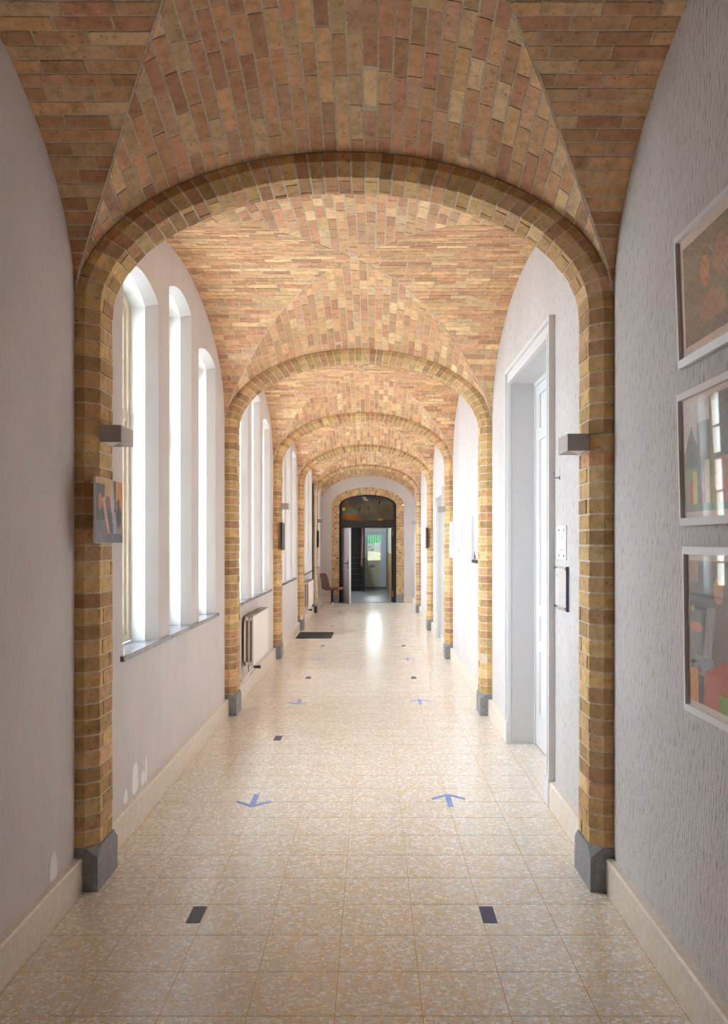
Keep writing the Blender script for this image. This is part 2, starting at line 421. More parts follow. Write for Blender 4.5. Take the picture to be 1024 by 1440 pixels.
# ------------------------------------------------------------------ brick arches
AL = ['nearest chamfered brick arch, with a photo board on its left pier', 'second brick arch, just before the radiator under the window',
      'third brick arch, with dark picture on its left pier', 'fourth brick arch, beside the black floor mat', 'farthest brick arch, next to the brown chair']
def arch(idx, zf, single):
    root = thing('brick_arch', (CX, zf + DEP / 2, 0), AL[idx], 'arch', 'brick arches across the corridor')
    A_in, R_in = HW - PROJ, R_A - PROJ * 0.93
    tab = ell(HW - PROJ / 2, R_A - PROJ / 2)
    HP = 0.2; npc = int(round((S_A - HP) / 0.0723)); stp = (S_A - HP) / npc
    nv = 2 * int(round(tab[-1][0] / 0.0675 / 2)) + 1
    def place(seg, t_, q):
        if seg == 0: return (XL + q, t_)
        if seg == 2: return (XR - q, t_)
        k = q / PROJ
        return (CX - (HW + (A_in - HW) * k) * math.cos(t_), S_A + (R_A + (R_in - R_A) * k) * math.sin(t_))
    courses = [(0, HP + i * stp, HP + (i + 1) * stp) for i in range(npc)]
    courses += [(1, at_arc(tab, tab[-1][0] * i / nv), at_arc(tab, tab[-1][0] * (i + 1) / nv)) for i in range(nv)]
    courses += [(2, HP + i * stp, HP + (i + 1) * stp) for i in range(npc)]
    def prism(m, seg, t0, t1, prof, col):
        lo = [(*place(seg, t0, q), y) for q, y in prof]; hi = [(*place(seg, t1, q), y) for q, y in prof]
        m.solid([(x, zf + y, z) for x, z, y in lo], [(x, zf + y, z) for x, z, y in hi], col)
    # mortar core
    core = MB(); e = 0.004; pr = [(0.0005, e), (PROJ - CH, e), (PROJ - e, CH), (PROJ - e, DEP - CH), (PROJ - CH, DEP - e), (0.0005, DEP - e)]
    for seg, t0, t1 in [(0, 0.02, S_A), (2, 0.02, S_A)] + [c_ for c_ in courses if c_[0] == 1]: prism(core, seg, t0, t1, pr, None)
    core.build('mortar_core', 'mortar', root)
    rest = MB()
    for ci, (seg, t0, t1) in enumerate(courses):
        gpx = 0.0045 if seg != 1 else 0.0045 / (HW * 0.8)
        a, b = t0 + gpx, t1 - gpx
        sp = (0.205 if ci % 2 else 0.10) + U(-0.012, 0.012)
        if R() < 0.22: sp = None
        j = U(-0.0025, 0.0025); q1 = PROJ + j; f0 = U(-0.002, 0.002); gy = 0.004
        front = [(0.0005, f0), (PROJ - CH + j, f0), (q1, CH + f0)]
        back = [(q1, DEP - CH), (PROJ - CH, DEP), (0.0005, DEP)]
        if sp is None: profs = [front + back]
        else:
            j2 = U(-0.0025, 0.0025)
            profs = [front + [(q1, sp - gy), (0.0005, sp - gy)], [(0.0005, sp + gy), (PROJ + j2, sp + gy)] + [(PROJ + j2, DEP - CH)] + back[1:]]
        for p in profs:
            if single:
                m = MB(); prism(m, seg, a, b, p, tone_arch()); m.build('brick', 'arch_brick', root)
            else: prism(rest, seg, a, b, p, tone_arch())
    if rest.v: tag(rest.build('small_bricks', 'arch_brick', root), kind='stuff')
    # slate plinths with chamfer stops
    for side, X, d in ((0, XL, 1), (1, XR, -1)):
        m = MB(); pj = PROJ + 0.008
        x0, x1, xc = X + 0.0005 * d, X + pj * d, X + (pj - CH) * d
        ya, yb = zf - 0.004, zf + DEP + 0.004; h0, h1 = 0.155, HP
        v = [(x0, ya, 0), (x1, ya, 0), (x1, yb, 0), (x0, yb, 0), (x1, ya, h0), (x1, yb, h0),
             (x0, ya, h1), (xc, ya, h1), (x1, ya + CH, h1), (x1, yb - CH, h1), (xc, yb, h1), (x0, yb, h1)]
        f = [(0, 1, 2, 3), (6, 7, 8, 9, 10, 11), (0, 1, 4, 7, 6), (4, 7, 8), (1, 2, 5, 9, 8, 4), (5, 10, 9), (2, 3, 11, 10, 5), (3, 0, 6, 11)]
        m.v = v; m.f = f; m.c = [None] * len(f); m.build('plinth', 'slate', root)
    return root
arches = [arch(i, z, i < 3) for i, z in enumerate(PIER)]

# ------------------------------------------------------------------ left wall with windows
WIN = []   # (z0, z1, spring, apex)
def trip(y0, y1):
    c_ = (y0 + y1) / 2
    return [(c_ - 1.386, c_ - 0.60, 3.125, 3.21), (c_ - 0.32, c_ + 0.392, 3.32, 3.395), (c_ + 0.66, c_ + 1.387, 3.125, 3.185)]
BAYW = {}
for i in range(1, 5): BAYW[i] = trip(ys[i], ye[i])
c_ = (ys[5] + ye[5]) / 2
BAYW[5] = [(c_ - 1.0, c_ - 0.28, 3.1, 3.18), (c_ + 0.1, c_ + 0.82, 3.1, 3.18)]
SILL = 0.985; SP, D1, D2 = 0.08, 0.066, 0.33
wall, rev = MB(), MB()
def head(wn, z, k=0.0):
    z0, z1, s_, a_ = wn; c_ = (z0 + z1) / 2; hw = (z1 - z0) / 2 - SP * k
    return s_ - 0.035 * k + (a_ - s_) * (1 - min(1, ((z - c_) / hw) ** 2))
zz = ZBACK
for bay in sorted(BAYW):
    for wn in BAYW[bay]:
        z0, z1 = wn[0], wn[1]
        wall.quad([(XL, zz, 0), (XL, z0, 0), (XL, z0, TOP), (XL, zz, TOP)]); zz = z1
        wall.quad([(XL, z0, 0), (XL, z1, 0), (XL, z1, SILL), (XL, z0, SILL)])
        N = 12
        zo = [z0 + (z1 - z0) * i / N for i in range(N + 1)]; zi = [z0 + SP + (z1 - z0 - 2 * SP) * i / N for i in range(N + 1)]
        ho = [head(wn, z) for z in zo]; hi = [head(wn, z, 1) for z in zi]
        for i in range(N):
            wall.quad([(XL, zo[i], ho[i]), (XL, zo[i + 1], ho[i + 1]), (XL, zo[i + 1], TOP), (XL, zo[i], TOP)])
            rev.quad([(XL, zo[i], ho[i]), (XL, zo[i + 1], ho[i + 1]), (XL - D1, zi[i + 1], hi[i + 1]), (XL - D1, zi[i], hi[i])])
            rev.quad([(XL - D1, zi[i], hi[i]), (XL - D1, zi[i + 1], hi[i + 1]), (XL - D2, zi[i + 1], hi[i + 1]), (XL - D2, zi[i], hi[i])])
        for zo_, zi_, h_, h2 in ((z0, z0 + SP, ho[0], hi[0]), (z1, z1 - SP, ho[-1], hi[-1])):
            rev.quad([(XL, zo_, SILL), (XL - D1, zi_, SILL), (XL - D1, zi_, h2), (XL, zo_, h_)])
            rev.quad([(XL - D1, zi_, SILL), (XL - D2, zi_, SILL), (XL - D2, zi_, h2), (XL - D1, zi_, h2)])
        rev.quad([(XL, z0, SILL - 0.03), (XL, z1, SILL - 0.03), (XL - D2, z1, SILL - 0.03), (XL - D2, z0, SILL - 0.03)])
wall.quad([(XL, zz, 0), (XL, ZEND, 0), (XL, ZEND, TOP), (XL, zz, TOP)])
wl = wall.build('wall_left', 'plaster_smooth', fix=False); tag(wl, 'pale plaster wall on the left, pierced by tall windows', None, None, 'structure')
rev.build('window_reveal', 'reveal_plaster', wl, fix=False)
for (cz, ch_, wz, hh) in ((4.93, 0.165, 0.075, 0.12), (5.1, 0.16, 0.05, 0.06), (5.17, 0.17, 0.03, 0.1), (4.74, 0.16, 0.05, 0.05), (3.67, 0.155, 0.05, 0.085)):
    m = MB(); P_ = [(XL + 0.001, cz + wz * math.cos(a) * U(0.75, 1), max(0.157, ch_ + hh * 0.6 + hh * math.sin(a) * U(0.8, 1))) for a in (2 * PI * k / 14 for k in range(14))]
    m.solid(P_, [(x + 0.001, y, z) for x, y, z in P_]); m.build('paint_patch', 'white_patch', wl)

PL = {1: 'just behind the first arch', 2: 'above the nearer radiator', 3: 'beside the black mat', 4: 'above the farther radiator', 5: 'by the brown chair', 0: 'left of the viewpoint', -1: 'behind the viewpoint'}
wi = 0
def window(wn, bay, label):
    global wi; wi += 1
    z0, z1 = wn[0] + SP, wn[1] - SP; c_ = (z0 + z1) / 2; hw = (z1 - z0) / 2
    root = structure('window_%d' % wi, (XL - 0.2, c_, SILL), label)
    def loop(off):
        pts = [(z0 + off, SILL + off), (z1 - off, SILL + off)]
        for i in range(13):
            z = z1 - off - (z1 - z0 - 2 * off) * i / 12; pts.append((z, head(wn, c_ + (z - c_) * hw / (hw - off), 1) - off))
        return pts
    for name, oa, ob, xa, xb in (('frame', 0.0, 0.045, XL - 0.163, XL - 0.235), ('sash', 0.045, 0.085, XL - 0.18, XL - 0.225)):
        m = MB(); A, B = loop(oa), loop(ob); n = len(A)
        for i in range(n):
            j = (i + 1) % n
            m.solid([(xa, *A[i]), (xa, *A[j]), (xa, *B[j]), (xa, *B[i])], [(xb, *A[i]), (xb, *A[j]), (xb, *B[j]), (xb, *B[i])])
        m.build(name, 'cream_paint', root)
    hs = wn[2] - 0.12
    bx('transom', 'cream_paint', root, XL - 0.17, XL - 0.23, z0 + 0.04, z1 - 0.04, 2.36, 2.43)
    for h_ in (1.32, 1.67, 2.02, 2.72): bx('glazing_bar', 'cream_paint', root, XL - 0.19, XL - 0.215, z0 + 0.08, z1 - 0.08, h_ - 0.012, h_ + 0.012)
    bx('glazing_bar', 'cream_paint', root, XL - 0.19, XL - 0.215, c_ - 0.012, c_ + 0.012, SILL + 0.08, hs + 0.07)
    m = MB(); A = loop(0.06); m.quad([(XL - 0.203, *p) for p in A]); m.build('pane', 'window_glass', root, fix=False)
    # daylight portal: guides sampling of the sky, emits nothing itself
    ld = bpy.data.lights.new('daylight_portal', 'AREA'); ld.shape = 'RECTANGLE'; ld.size = z1 - z0; ld.size_y = wn[3] - SILL
    ld.cycles.is_portal = True
    lo = bpy.data.objects.new('daylight_portal', ld); COL.objects.link(lo); lo.location = (XL - D2 - 0.02, c_, (wn[3] + SILL) / 2)
    lo.rotation_euler = (0, -PI / 2, 0); lo.rotation_euler = Matrix(((0, 0, -1), (1, 0, 0), (0, -1, 0))).to_euler()
    return root
for bay in sorted(BAYW):
    L_ = BAYW[bay]
    for k, wn in enumerate(L_):
        nm = ['nearest', 'middle', 'farthest'][k] if len(L_) == 3 else ['nearer', 'farther'][k]
        window(wn, bay, 'tall arched cream-framed window %s, %s of its group' % (PL[bay], nm))
    if bay >= 0:
        m = MB(); a, b = L_[0][0] - 0.05, L_[-1][1] + 0.06
        m.box(XL - 0.16, XL + 0.022, a, b, SILL - 0.03, SILL)
        for wn in L_[:0]: pass
        tag(m.build('trim_%d' % (bay + 1), 'sill_slate', bevel=0.003), 'dark slate sill of the windows %s' % PL[bay], None, None, 'structure')

# ------------------------------------------------------------------ right wall with two doorways
DOORS = [(5.31, 6.83, 2.868), (13.35, 14.5, 2.36)]
m = MB(); zz = ZBACK; rv = MB()
for (a, b, h) in DOORS:
    m.quad([(XR, zz, 0), (XR, a, 0), (XR, a, TOP), (XR, zz, TOP)]); zz = b
    m.quad([(XR, a, h), (XR, b, h), (XR, b, TOP), (XR, a, TOP)])
    X2 = XR + 0.26
    rv.quad([(XR, a, 0), (X2, a, 0), (X2, a, h), (XR, a, h)]); rv.quad([(XR, b, 0), (X2, b, 0), (X2, b, h), (XR, b, h)])
    rv.quad([(XR, a, h), (X2, a, h), (X2, b, h), (XR, b, h)]); rv.quad([(X2, a, -0.02), (X2, b, -0.02), (X2, b, h), (X2, a, h)])
m.quad([(XR, zz, 0), (XR, ZEND, 0), (XR, ZEND, TOP), (XR, zz, TOP)])
wr = m.build('wall_right', 'plaster_rough', fix=False); tag(wr, 'rough scratched white plaster wall on the right', None, None, 'structure')
rv.build('door_reveal', 'jamb_paint', wr, fix=False)
m = MB(); m.quad([(XL - 0.4, ZBACK, 0), (XR + 0.4, ZBACK, 0), (XR + 0.4, ZBACK, TOP), (XL - 0.4, ZBACK, TOP)])  # dark surface added behind the camera so less light bounces into the first bay
tag(m.build('wall_back', 'dark_wood', fix=False), 'unseen dark partition behind the viewpoint, added to cut bounced light', None, None, 'structure')

def wall_door(n, a, b, h, dx, leaves, panels, label):
    root = structure('door_%d' % n, (XR, (a + b) / 2, 0), label); cw = 0.115; xi, xo = XR + 0.002, XR - 0.03
    m = MB()
    for s_, e0 in ((-1, a), (1, b)):          # stepped casing: outer moulding, flat, inner bead
        for d0, d1, px_ in ((0, 0.022, xo), (0.022, cw - 0.03, xo + 0.012), (cw - 0.03, cw, xo - 0.008)):
            m.box(xi, px_, e0 + s_ * d0, e0 + s_ * d1, 0.175, h + d0)
    for d0, d1, px_ in ((0, 0.022, xo), (0.022, cw - 0.03, xo + 0.012), (cw - 0.03, cw, xo - 0.008)):
        m.box(xi, px_, a - d1, b + d1, h + d0, h + d1)
    m.build('casing', 'white_paint', root)
    for y0, y1 in ((a - cw - 0.004, a + 0.001), (b - 0.001, b + cw + 0.004)): bx('casing_block', 'white_paint', root, xi, xo - 0.014, y0, y1, 0, 0.175, bevel=0.004)
    X = XR + dx; lw = (b - a) / leaves
    bx('frame', 'white_paint', root, X - 0.01, X + 0.05, b - 0.03, b, 0, h); bx('frame', 'white_paint', root, X - 0.01, X + 0.05, a, a + 0.03, 0, h); bx('frame', 'white_paint', root, X - 0.01, X + 0.05, a + 0.03, b - 0.03, h - 0.03, h)
    for k in range(leaves):
        y1 = b - 0.032 - k * (lw - 0.032); y0 = y1 - (lw - 0.034)
        lf = MB(); lf.box(X + 0.012, X + 0.05, y0, y1, 0.012, h - 0.034)
        p0, p1 = (y1 - 0.52, y1 - 0.14) if k == 0 else (y0 + 0.14, y0 + 0.52)
        zs = [0.012] + [z for p in panels for z in p] + [h - 0.034]
        lf.box(X, X + 0.012, y0, p0, 0.012, h - 0.034); lf.box(X, X + 0.012, p1, y1, 0.012, h - 0.034)
        for i in range(0, len(zs), 2): lf.box(X, X + 0.012, p0, p1, zs[i], zs[i + 1])
        leaf = lf.build('leaf', 'white_paint', root)
        for (q0, q1) in panels:
            pm = MB(); e = 0.012
            P0 = [(X + 0.012, p0 + e, q0 + e), (X + 0.012, p1 - e, q0 + e), (X + 0.012, p1 - e, q1 - e), (X + 0.012, p0 + e, q1 - e)]
            e = 0.05; P1 = [(X + 0.003, p0 + e, q0 + e), (X + 0.003, p1 - e, q0 + e), (X + 0.003, p1 - e, q1 - e), (X + 0.003, p0 + e, q1 - e)]
            pm.solid(P0, P1); pm.build('panel', 'white_paint', leaf)
        if k == leaves - 1 and leaves > 1:
            hm = MB(); yk = y1 - 0.05; hm.tube([(X, yk, 1.05), (X - 0.05, yk, 1.05), (X - 0.055, yk - 0.11, 1.05)], 0.009); hm.build('handle', 'chrome', leaf, smooth=True)
    return root
wall_door(1, *DOORS[0], 0.19, 2, [(0.27, 0.755), (0.835, 1.03), (1.117, 2.40), (2.49, 2.755)], 'tall white panelled double door in a deep reveal, beside the nearest right lamp')
wall_door(2, *DOORS[1], 0.14, 1, [(0.25, 1.0), (1.1, 2.15)], 'farther white door in the right wall, opposite the black mat')

# baseboards
def boards(name, X, d, gaps, label):
    root = structure(name, (X, 10, 0), label)
    cuts = [ZBACK] + [v for p in PIER for v in (p - 0.002, p + DEP + 0.002)] + [ZEND]
    spans = [(cuts[i], cuts[i + 1]) for i in range(0, len(cuts), 2)]
    for ga, gb in gaps:
        spans = [s_ for a, b in spans for s_ in ([(a, ga), (gb, b)] if a < ga and gb < b else [(a, b)])]
    for a, b in spans:
        m = MB(); x0, x1 = X, X + 0.037 * d
        pr = [(x0, 0), (x1, 0), (x1, 0.146), (x1 - 0.008 * d, 0.154), (x0, 0.156)]
        m.solid([(x, a, z) for x, z in pr], [(x, b, z) for x, z in pr]); m.build('skirting_board', 'skirting', root)
boards('baseboard_left', XL, 1, [], 'beige terrazzo skirting along the left wall')
boards('baseboard_right', XR, -1, [(DOORS[0][0] - 0.12, DOORS[0][1] + 0.12), (DOORS[1][0] - 0.12, DOORS[1][1] + 0.12)], 'pale terrazzo skirting along the right wall')

# ------------------------------------------------------------------ end wall, brick surround, door opening
EX = -0.127
def ring_pt(k, t_):   # k 0 inner .. 1 outer
    return (EX - (0.765 + 0.195 * k) * math.cos(t_), 2.60 + 0.02 * k + (0.29 + 0.17 * k) * math.sin(t_))
m = MB(); ao = 0.96; N = 30
m.quad([(XL, ZEND, 0), (EX - ao, ZEND, 0), (EX - ao, ZEND, TOP), (XL, ZEND, TOP)])
m.quad([(EX + ao, ZEND, 0), (XR, ZEND, 0), (XR, ZEND, TOP), (EX + ao, ZEND, TOP)])
for i in range(N):
    (x0, h0), (x1, h1) = ring_pt(1, PI * i / N), ring_pt(1, PI * (i + 1) / N)
    m.quad([(x0, ZEND, h0), (x1, ZEND, h1), (x1, ZEND, TOP), (x0, ZEND, TOP)])
we = m.build('wall_end', 'plaster_smooth', fix=False); tag(we, 'pale plaster end wall around the brick doorway', None, None, 'structure')
for a, b in ((XL + 0.037, EX - ao), (EX + ao, XR - 0.037)): bx('skirting_board', 'skirting', we, a, b, ZEND - 0.03, ZEND, 0, 0.154)
dr = structure('door_3', (EX, ZEND, 0), 'dark timber double doorway with a painted arched fanlight in the end wall')
core, br = MB(), MB()
Y0, Y1 = ZEND - 0.012, ZEND + 0.28
def rp(seg, t_, k):
    if seg == 1: return ring_pt(k, t_)
    s_ = -1 if seg == 0 else 1
    return (EX + s_ * (0.765 + 0.195 * k), t_)
NV = 30
cs = [(0, 0.22 + (2.6 - 0.22) * i / 33, 0.22 + (2.6 - 0.22) * (i + 1) / 33) for i in range(33)] + [(1, PI * i / NV, PI * (i + 1) / NV) for i in range(NV)] + [(2, 0.22 + (2.6 - 0.22) * i / 33, 0.22 + (2.6 - 0.22) * (i + 1) / 33) for i in range(33)]
for ci, (sg, a, b) in enumerate(cs):
    P4 = [rp(sg, a, 0.02), rp(sg, b, 0.02), rp(sg, b, 1), rp(sg, a, 1)]
    core.solid([(x, Y0 + 0.006, z) for x, z in P4], [(x, Y1, z) for x, z in P4])
    gp = 0.004 if sg != 1 else 0.008
    for (k0, k1) in ((0.0, 0.47), (0.53, 1.0)) if ci % 2 else ((0.0, 0.22), (0.28, 0.72), (0.78, 1.0)):
        P4 = [rp(sg, a + gp, k0), rp(sg, b - gp, k0), rp(sg, b - gp, k1), rp(sg, a + gp, k1)]
        yy = Y1 if k0 == 0 else Y0 + 0.05
        br.solid([(x, Y0 + U(-0.002, 0.002), z) for x, z in P4], [(x, yy, z) for x, z in P4], tone_arch())
core.build('mortar_core', 'mortar', dr); tag(br.build('small_bricks', 'arch_brick', dr), kind='stuff')
for s_ in (-1, 1): bx('plinth', 'slate', dr, EX + s_ * 0.76, EX + s_ * 0.965, Y0 - 0.012, Y1, 0, 0.22, bevel=0.01)
# timber frame
yf0, yf1 = ZEND + 0.10, ZEND + 0.20
for s_ in (-1, 1): bx('frame_post', 'dark_wood', dr, EX + s_ * 0.765, EX + s_ * 0.685, yf0, yf1, 0, 2.62)
bx('lintel', 'dark_wood', dr, EX - 0.685, EX + 0.685, yf0 - 0.02, yf1, 2.0, 2.19)
m = MB()
def inner(k, t_): return (EX - (0.765 - 0.05 * k) * math.cos(t_), 2.60 + (0.29 - 0.05 * k) * math.sin(t_))
for i in range(24):
    P4 = [inner(0, PI * i / 24), inner(0, PI * (i + 1) / 24), inner(1, PI * (i + 1) / 24), inner(1, PI * i / 24)]
    m.solid([(x, yf0, z) for x, z in P4], [(x, yf1, z) for x, z in P4])
m.build('arched_head', 'dark_wood', dr)
def fan_col(x, z):
    n = math.sin(x * 9.1 + z * 5.3) * 0.5 + math.sin(x * 4.3 - z * 11.7) * 0.5 + math.sin(x * 23 + z * 17) * 0.25
    c_ = (92, 82, 62)
    if z > 2.72 + 0.06 * math.sin(x * 6): c_ = (66, 72, 84)
    if z > 2.74 and -0.4 < x < 0.1 and n > 0.1: c_ = (178, 166, 120)
    if x < -0.38 and z > 2.52: c_ = (132, 84, 34) if n > -0.1 else (86, 78, 60)
    if x < -0.26 and z < 2.5 + 0.06 * n: c_ = (84, 104, 88)
    if x < -0.1 and z < 2.33 + 0.07 * n: c_ = (138, 80, 28)
    if -0.62 - EX * 0 > x > -0.74 and abs(z - 2.52 - 0.015 * math.sin(x * 60)) < 0.035: c_ = (238, 222, 20)
    if abs(x + 0.17) < 0.03 and abs(z - 2.36) < 0.03: c_ = (74, 80, 140)
    if 0.28 < x < 0.42 and z < 2.24: c_ = (178, 112, 24)
    if abs(x - EX * 0 - 0.02) < 0.02 and abs(z - 2.55) < 0.05: c_ = (34, 44, 30)
    if abs(x - 0.32 - (z - 2.7) * 0.3) < 0.018 and abs(z - 2.69) < 0.06: c_ = (26, 26, 28)
    if abs(x + 0.22 - (z - 2.5) * 0.5) < 0.015 and abs(z - 2.5) < 0.05: c_ = (40, 32, 28)
    k = 0.9 + 0.12 * n; return lin([max(0, min(255, v * k)) for v in c_])
m = MB(); nx = 80
for i in range(nx):
    for j in range(36):
        x0, x1 = -0.70 + 1.4 * i / nx, -0.70 + 1.4 * (i + 1) / nx; z0, z1 = 2.19 + 0.7 * j / 36, 2.19 + 0.7 * (j + 1) / 36
        xm, zm = (x0 + x1) / 2, (z0 + z1) / 2
        if zm > 2.6 + 0.27 * math.sqrt(max(0, 1 - (xm / 0.74) ** 2)): continue
        m.quad([(EX + x0, yf0 + 0.04, z0), (EX + x1, yf0 + 0.04, z0), (EX + x1, yf0 + 0.04, z1), (EX + x0, yf0 + 0.04, z1)], fan_col(xm, zm))
m.build('painted_pane', 'painted_glass', dr, fix=False)
m = MB()   # sagging lower rail of the fanlight
for i in range(20):
    f = lambda k: 2.19 + 0.05 * abs(k / 10 - 1) ** 2.2
    x0, x1 = EX - 0.685 + 1.37 * i / 20, EX - 0.685 + 1.37 * (i + 1) / 20
    m.solid([(x0, yf0, 2.17), (x1, yf0, 2.17), (x1, yf0, f(i + 1)), (x0, yf0, f(i))], [(x0, yf1, 2.17), (x1, yf1, 2.17), (x1, yf1, f(i + 1)), (x0, yf1, f(i))])
m.build('fanlight_rail', 'dark_wood', dr)
# open grey leaf on the left, swung towards the corridor
hx, hy = EX - 0.68, yf0 - 0.005; dxx, dyy = 0.245, -0.665; ln = math.hypot(dxx, dyy); ux, uy = dxx / ln, dyy / ln; nx_, ny_ = -uy, ux
def leaf_box(name, mat, par, s0, s1, n0, n1, z0, z1):
    m = MB(); c4 = [(hx + ux * s + nx_ * n, hy + uy * s + ny_ * n) for s, n in ((s0, n0), (s1, n0), (s1, n1), (s0, n1))]
    m.solid([(x, y, z0) for x, y in c4], [(x, y, z1) for x, y in c4]); return m.build(name, mat, par)
lf = leaf_box('leaf', 'door_grey', dr, 0, 0.70, 0, -0.045, 0.012, 1.99)
leaf_box('edge_strip', 'white_paint', lf, 0.70, 0.706, 0.001, -0.046, 0.012, 1.99)
leaf_box('dark_band', 'band_grey', lf, 0.0, 0.24, -0.045, -0.051, 0.012, 1.99)  # dark grey band along the hinge side of the leaf
leaf_box('handle_plate', 'black', lf, 0.60, 0.64, -0.045, -0.053, 0.92, 1.16)
m = MB(); p = (hx + ux * 0.62, hy + uy * 0.62)
m.tube([(p[0] - nx_ * 0.045, p[1] - ny_ * 0.045, 1.07), (p[0] - nx_ * 0.105, p[1] - ny_ * 0.105, 1.07), (p[0] - nx_ * 0.11 - ux * 0.12, p[1] - ny_ * 0.11 - uy * 0.12, 1.07)], 0.012); m.build('handle', 'black', lf)
# dark leaf on the right, folded back into the hall, with brass hinges
lf2 = bx('leaf', 'dark_wood', dr, EX + 0.64, EX + 0.685, yf1, yf1 + 0.68, 0.012, 1.99)
for z in (0.15, 1.78): bx('hinge', 'brass', dr, EX + 0.655, EX + 0.685, yf0 - 0.014, yf0 + 0.002, z, z + 0.16)
bx('hinge', 'brass', dr, EX - 0.70, EX - 0.67, yf0 - 0.02, yf0 + 0.002, 1.78, 1.98)
bx('latch', 'chrome', dr, EX - 0.02, EX + 0.02, yf0 - 0.03, yf0 - 0.015, 2.08, 2.12)
m = MB(); m.tube([(EX - 0.73, yf0, 1.05), (EX - 0.73, yf0 - 0.05, 1.05), (EX - 0.66, yf0 - 0.055, 1.05)], 0.014); m.build('knob', 'chrome', dr, smooth=True)
bx('threshold', 'slate', dr, EX - 0.765, EX + 0.765, ZEND, ZEND + 0.28, -0.02, 0.004)

# ------------------------------------------------------------------ stair hall beyond
HX0, HX1, HZ = -2.2, 0.52, 29.9
m = MB(); m.box(HX0, HX1 + 0.3, ZEND + 0.005, 33.4, -0.12, -0.003); tag(m.build('floor', 'hall_stone'), 'grey stone floor of the stair hall beyond the doorway', None, None, 'structure')
m = MB(); m.quad([(HX1, ZEND + 0.28, 1.29), (HX1, HZ, 1.29), (HX1, HZ, TOP), (HX1, ZEND + 0.28, TOP)])
m.quad([(HX1, ZEND + 0.285, 0), (XR + 0.4, ZEND + 0.285, 0), (XR + 0.4, ZEND + 0.285, TOP), (HX1, ZEND + 0.285, TOP)]); m.quad([(HX1 + 0.06, ZEND + 0.285, 0), (HX1 + 0.06, HZ, 0), (HX1 + 0.06, HZ, 1.29), (HX1 + 0.06, ZEND + 0.285, 1.29)])
hw_ = m.build('wall_hall_right', 'hall_green', fix=False); tag(hw_, 'pale green wall of the stair hall right of the outer door', None, None, 'structure')
m = MB(); m.box(HX1 - 0.012, HX1 + 0.05, ZEND + 0.28, HZ, 0, 1.29); m.build('dado', 'dado_brown', hw_)
m = MB()
for ya, yb, za, zb in ((ZEND, 24.4, 0, TOP), (25.6, 33.4, 0, TOP), (24.4, 25.6, 0, 1.6), (24.4, 25.6, 3.0, TOP)): m.quad([(HX0, ya, za), (HX0, yb, za), (HX0, yb, zb), (HX0, ya, zb)])
m.quad([(HX0, 33.4, 0), (-0.27, 33.4, 0), (-0.27, 33.4, TOP), (HX0, 33.4, TOP)])
m.quad([(-0.27, HZ + 0.1, 0), (-0.27, 33.4, 0), (-0.27, 33.4, TOP), (-0.27, HZ + 0.1, TOP)]); m.quad([(HX0, ZEND + 0.28, 0), (EX - 0.96, ZEND + 0.28, 0), (EX - 0.96, ZEND + 0.28, TOP), (HX0, ZEND + 0.28, TOP)])
tag(m.build('wall_hall_left', 'hall_dark', fix=False), 'dim walls around the staircase', None, None, 'structure')
m = MB(); m.box(-0.27, HX1 + 0.05, HZ, HZ + 0.1, 2.06, TOP); m.box(0.475, HX1 + 0.05, HZ, HZ + 0.1, 0, 2.06)
tag(m.build('wall_hall_end', 'hall_green'), 'wall over the outer door', None, None, 'structure')
m = MB(); m.box(-0.27, 0.475, HZ - 0.25, HZ + 0.1, 0, 0.115); st_ = m.build('trim_8', 'slate'); tag(st_, 'dark step below the outer door with a pale edge', None, None, 'structure')
bx('step_edge', 'white_paint', st_, -0.27, 0.475, HZ - 0.255, HZ - 0.2, 0.09, 0.118)
od = structure('door_4', (0.1, HZ, 0.118), 'half-glazed pale outer door at the far end')
bx('frame', 'door_bluewhite', od, 0.375, 0.475, HZ - 0.04, HZ + 0.06, 0.118, 2.06); bx('frame', 'door_bluewhite', od, -0.27, -0.22, HZ - 0.04, HZ + 0.06, 0.118, 2.06)
bx('frame', 'door_bluewhite', od, -0.22, 0.375, HZ - 0.04, HZ + 0.06, 1.96, 2.06)
bx('rail', 'door_bluewhite', od, -0.22, 0.375, HZ, HZ + 0.04, 1.87, 1.96); bx('stile', 'door_bluewhite', od, 0.28, 0.375, HZ, HZ + 0.04, 0.118, 1.87); bx('stile', 'door_bluewhite', od, -0.22, -0.17, HZ, HZ + 0.04, 0.118, 1.87)
bx('panel', 'door_beige', od, -0.17, 0.28, HZ + 0.008, HZ + 0.035, 0.118, 0.96); bx('glazing_bead', 'white_paint', od, -0.17, 0.28, HZ - 0.015, HZ + 0.03, 0.955, 0.995)
m = MB(); m.quad([(-0.17, HZ + 0.02, 0.995), (0.28, HZ + 0.02, 0.995), (0.28, HZ + 0.02, 1.87), (-0.17, HZ + 0.02, 1.87)]); m.build('pane', 'window_glass', od, fix=False)
m = MB(); el = [(-0.01 + 0.105 * math.cos(a), 0.79 + 0.06 * math.sin(a)) for a in (2 * PI * k / 24 for k in range(24))]
m.solid([(x, HZ - 0.006, z) for x, z in el], [(x, HZ + 0.01, z) for x, z in el]); m.build('oval_plate', 'slate', od)
m = MB(); m.tube([(0.30, HZ, 1.12), (0.30, HZ - 0.06, 1.12), (0.24, HZ - 0.06, 1.12)], 0.014); m.build('handle', 'chrome', od)
m = MB(); c_ = (-0.11, 1.46); el = [(c_[0] + 0.13 * math.cos(a), c_[1] + 0.13 * math.sin(a)) for a in (2 * PI * k / 32 for k in range(32))]
m.solid([(x, HZ + 0.008, z) for x, z in el], [(x, HZ + 0.012, z) for x, z in el])
nt = m.build('round_notice', 'notice_paper'); tag(nt, 'round white notice with dark dot stuck to outer door glass', 'notice')
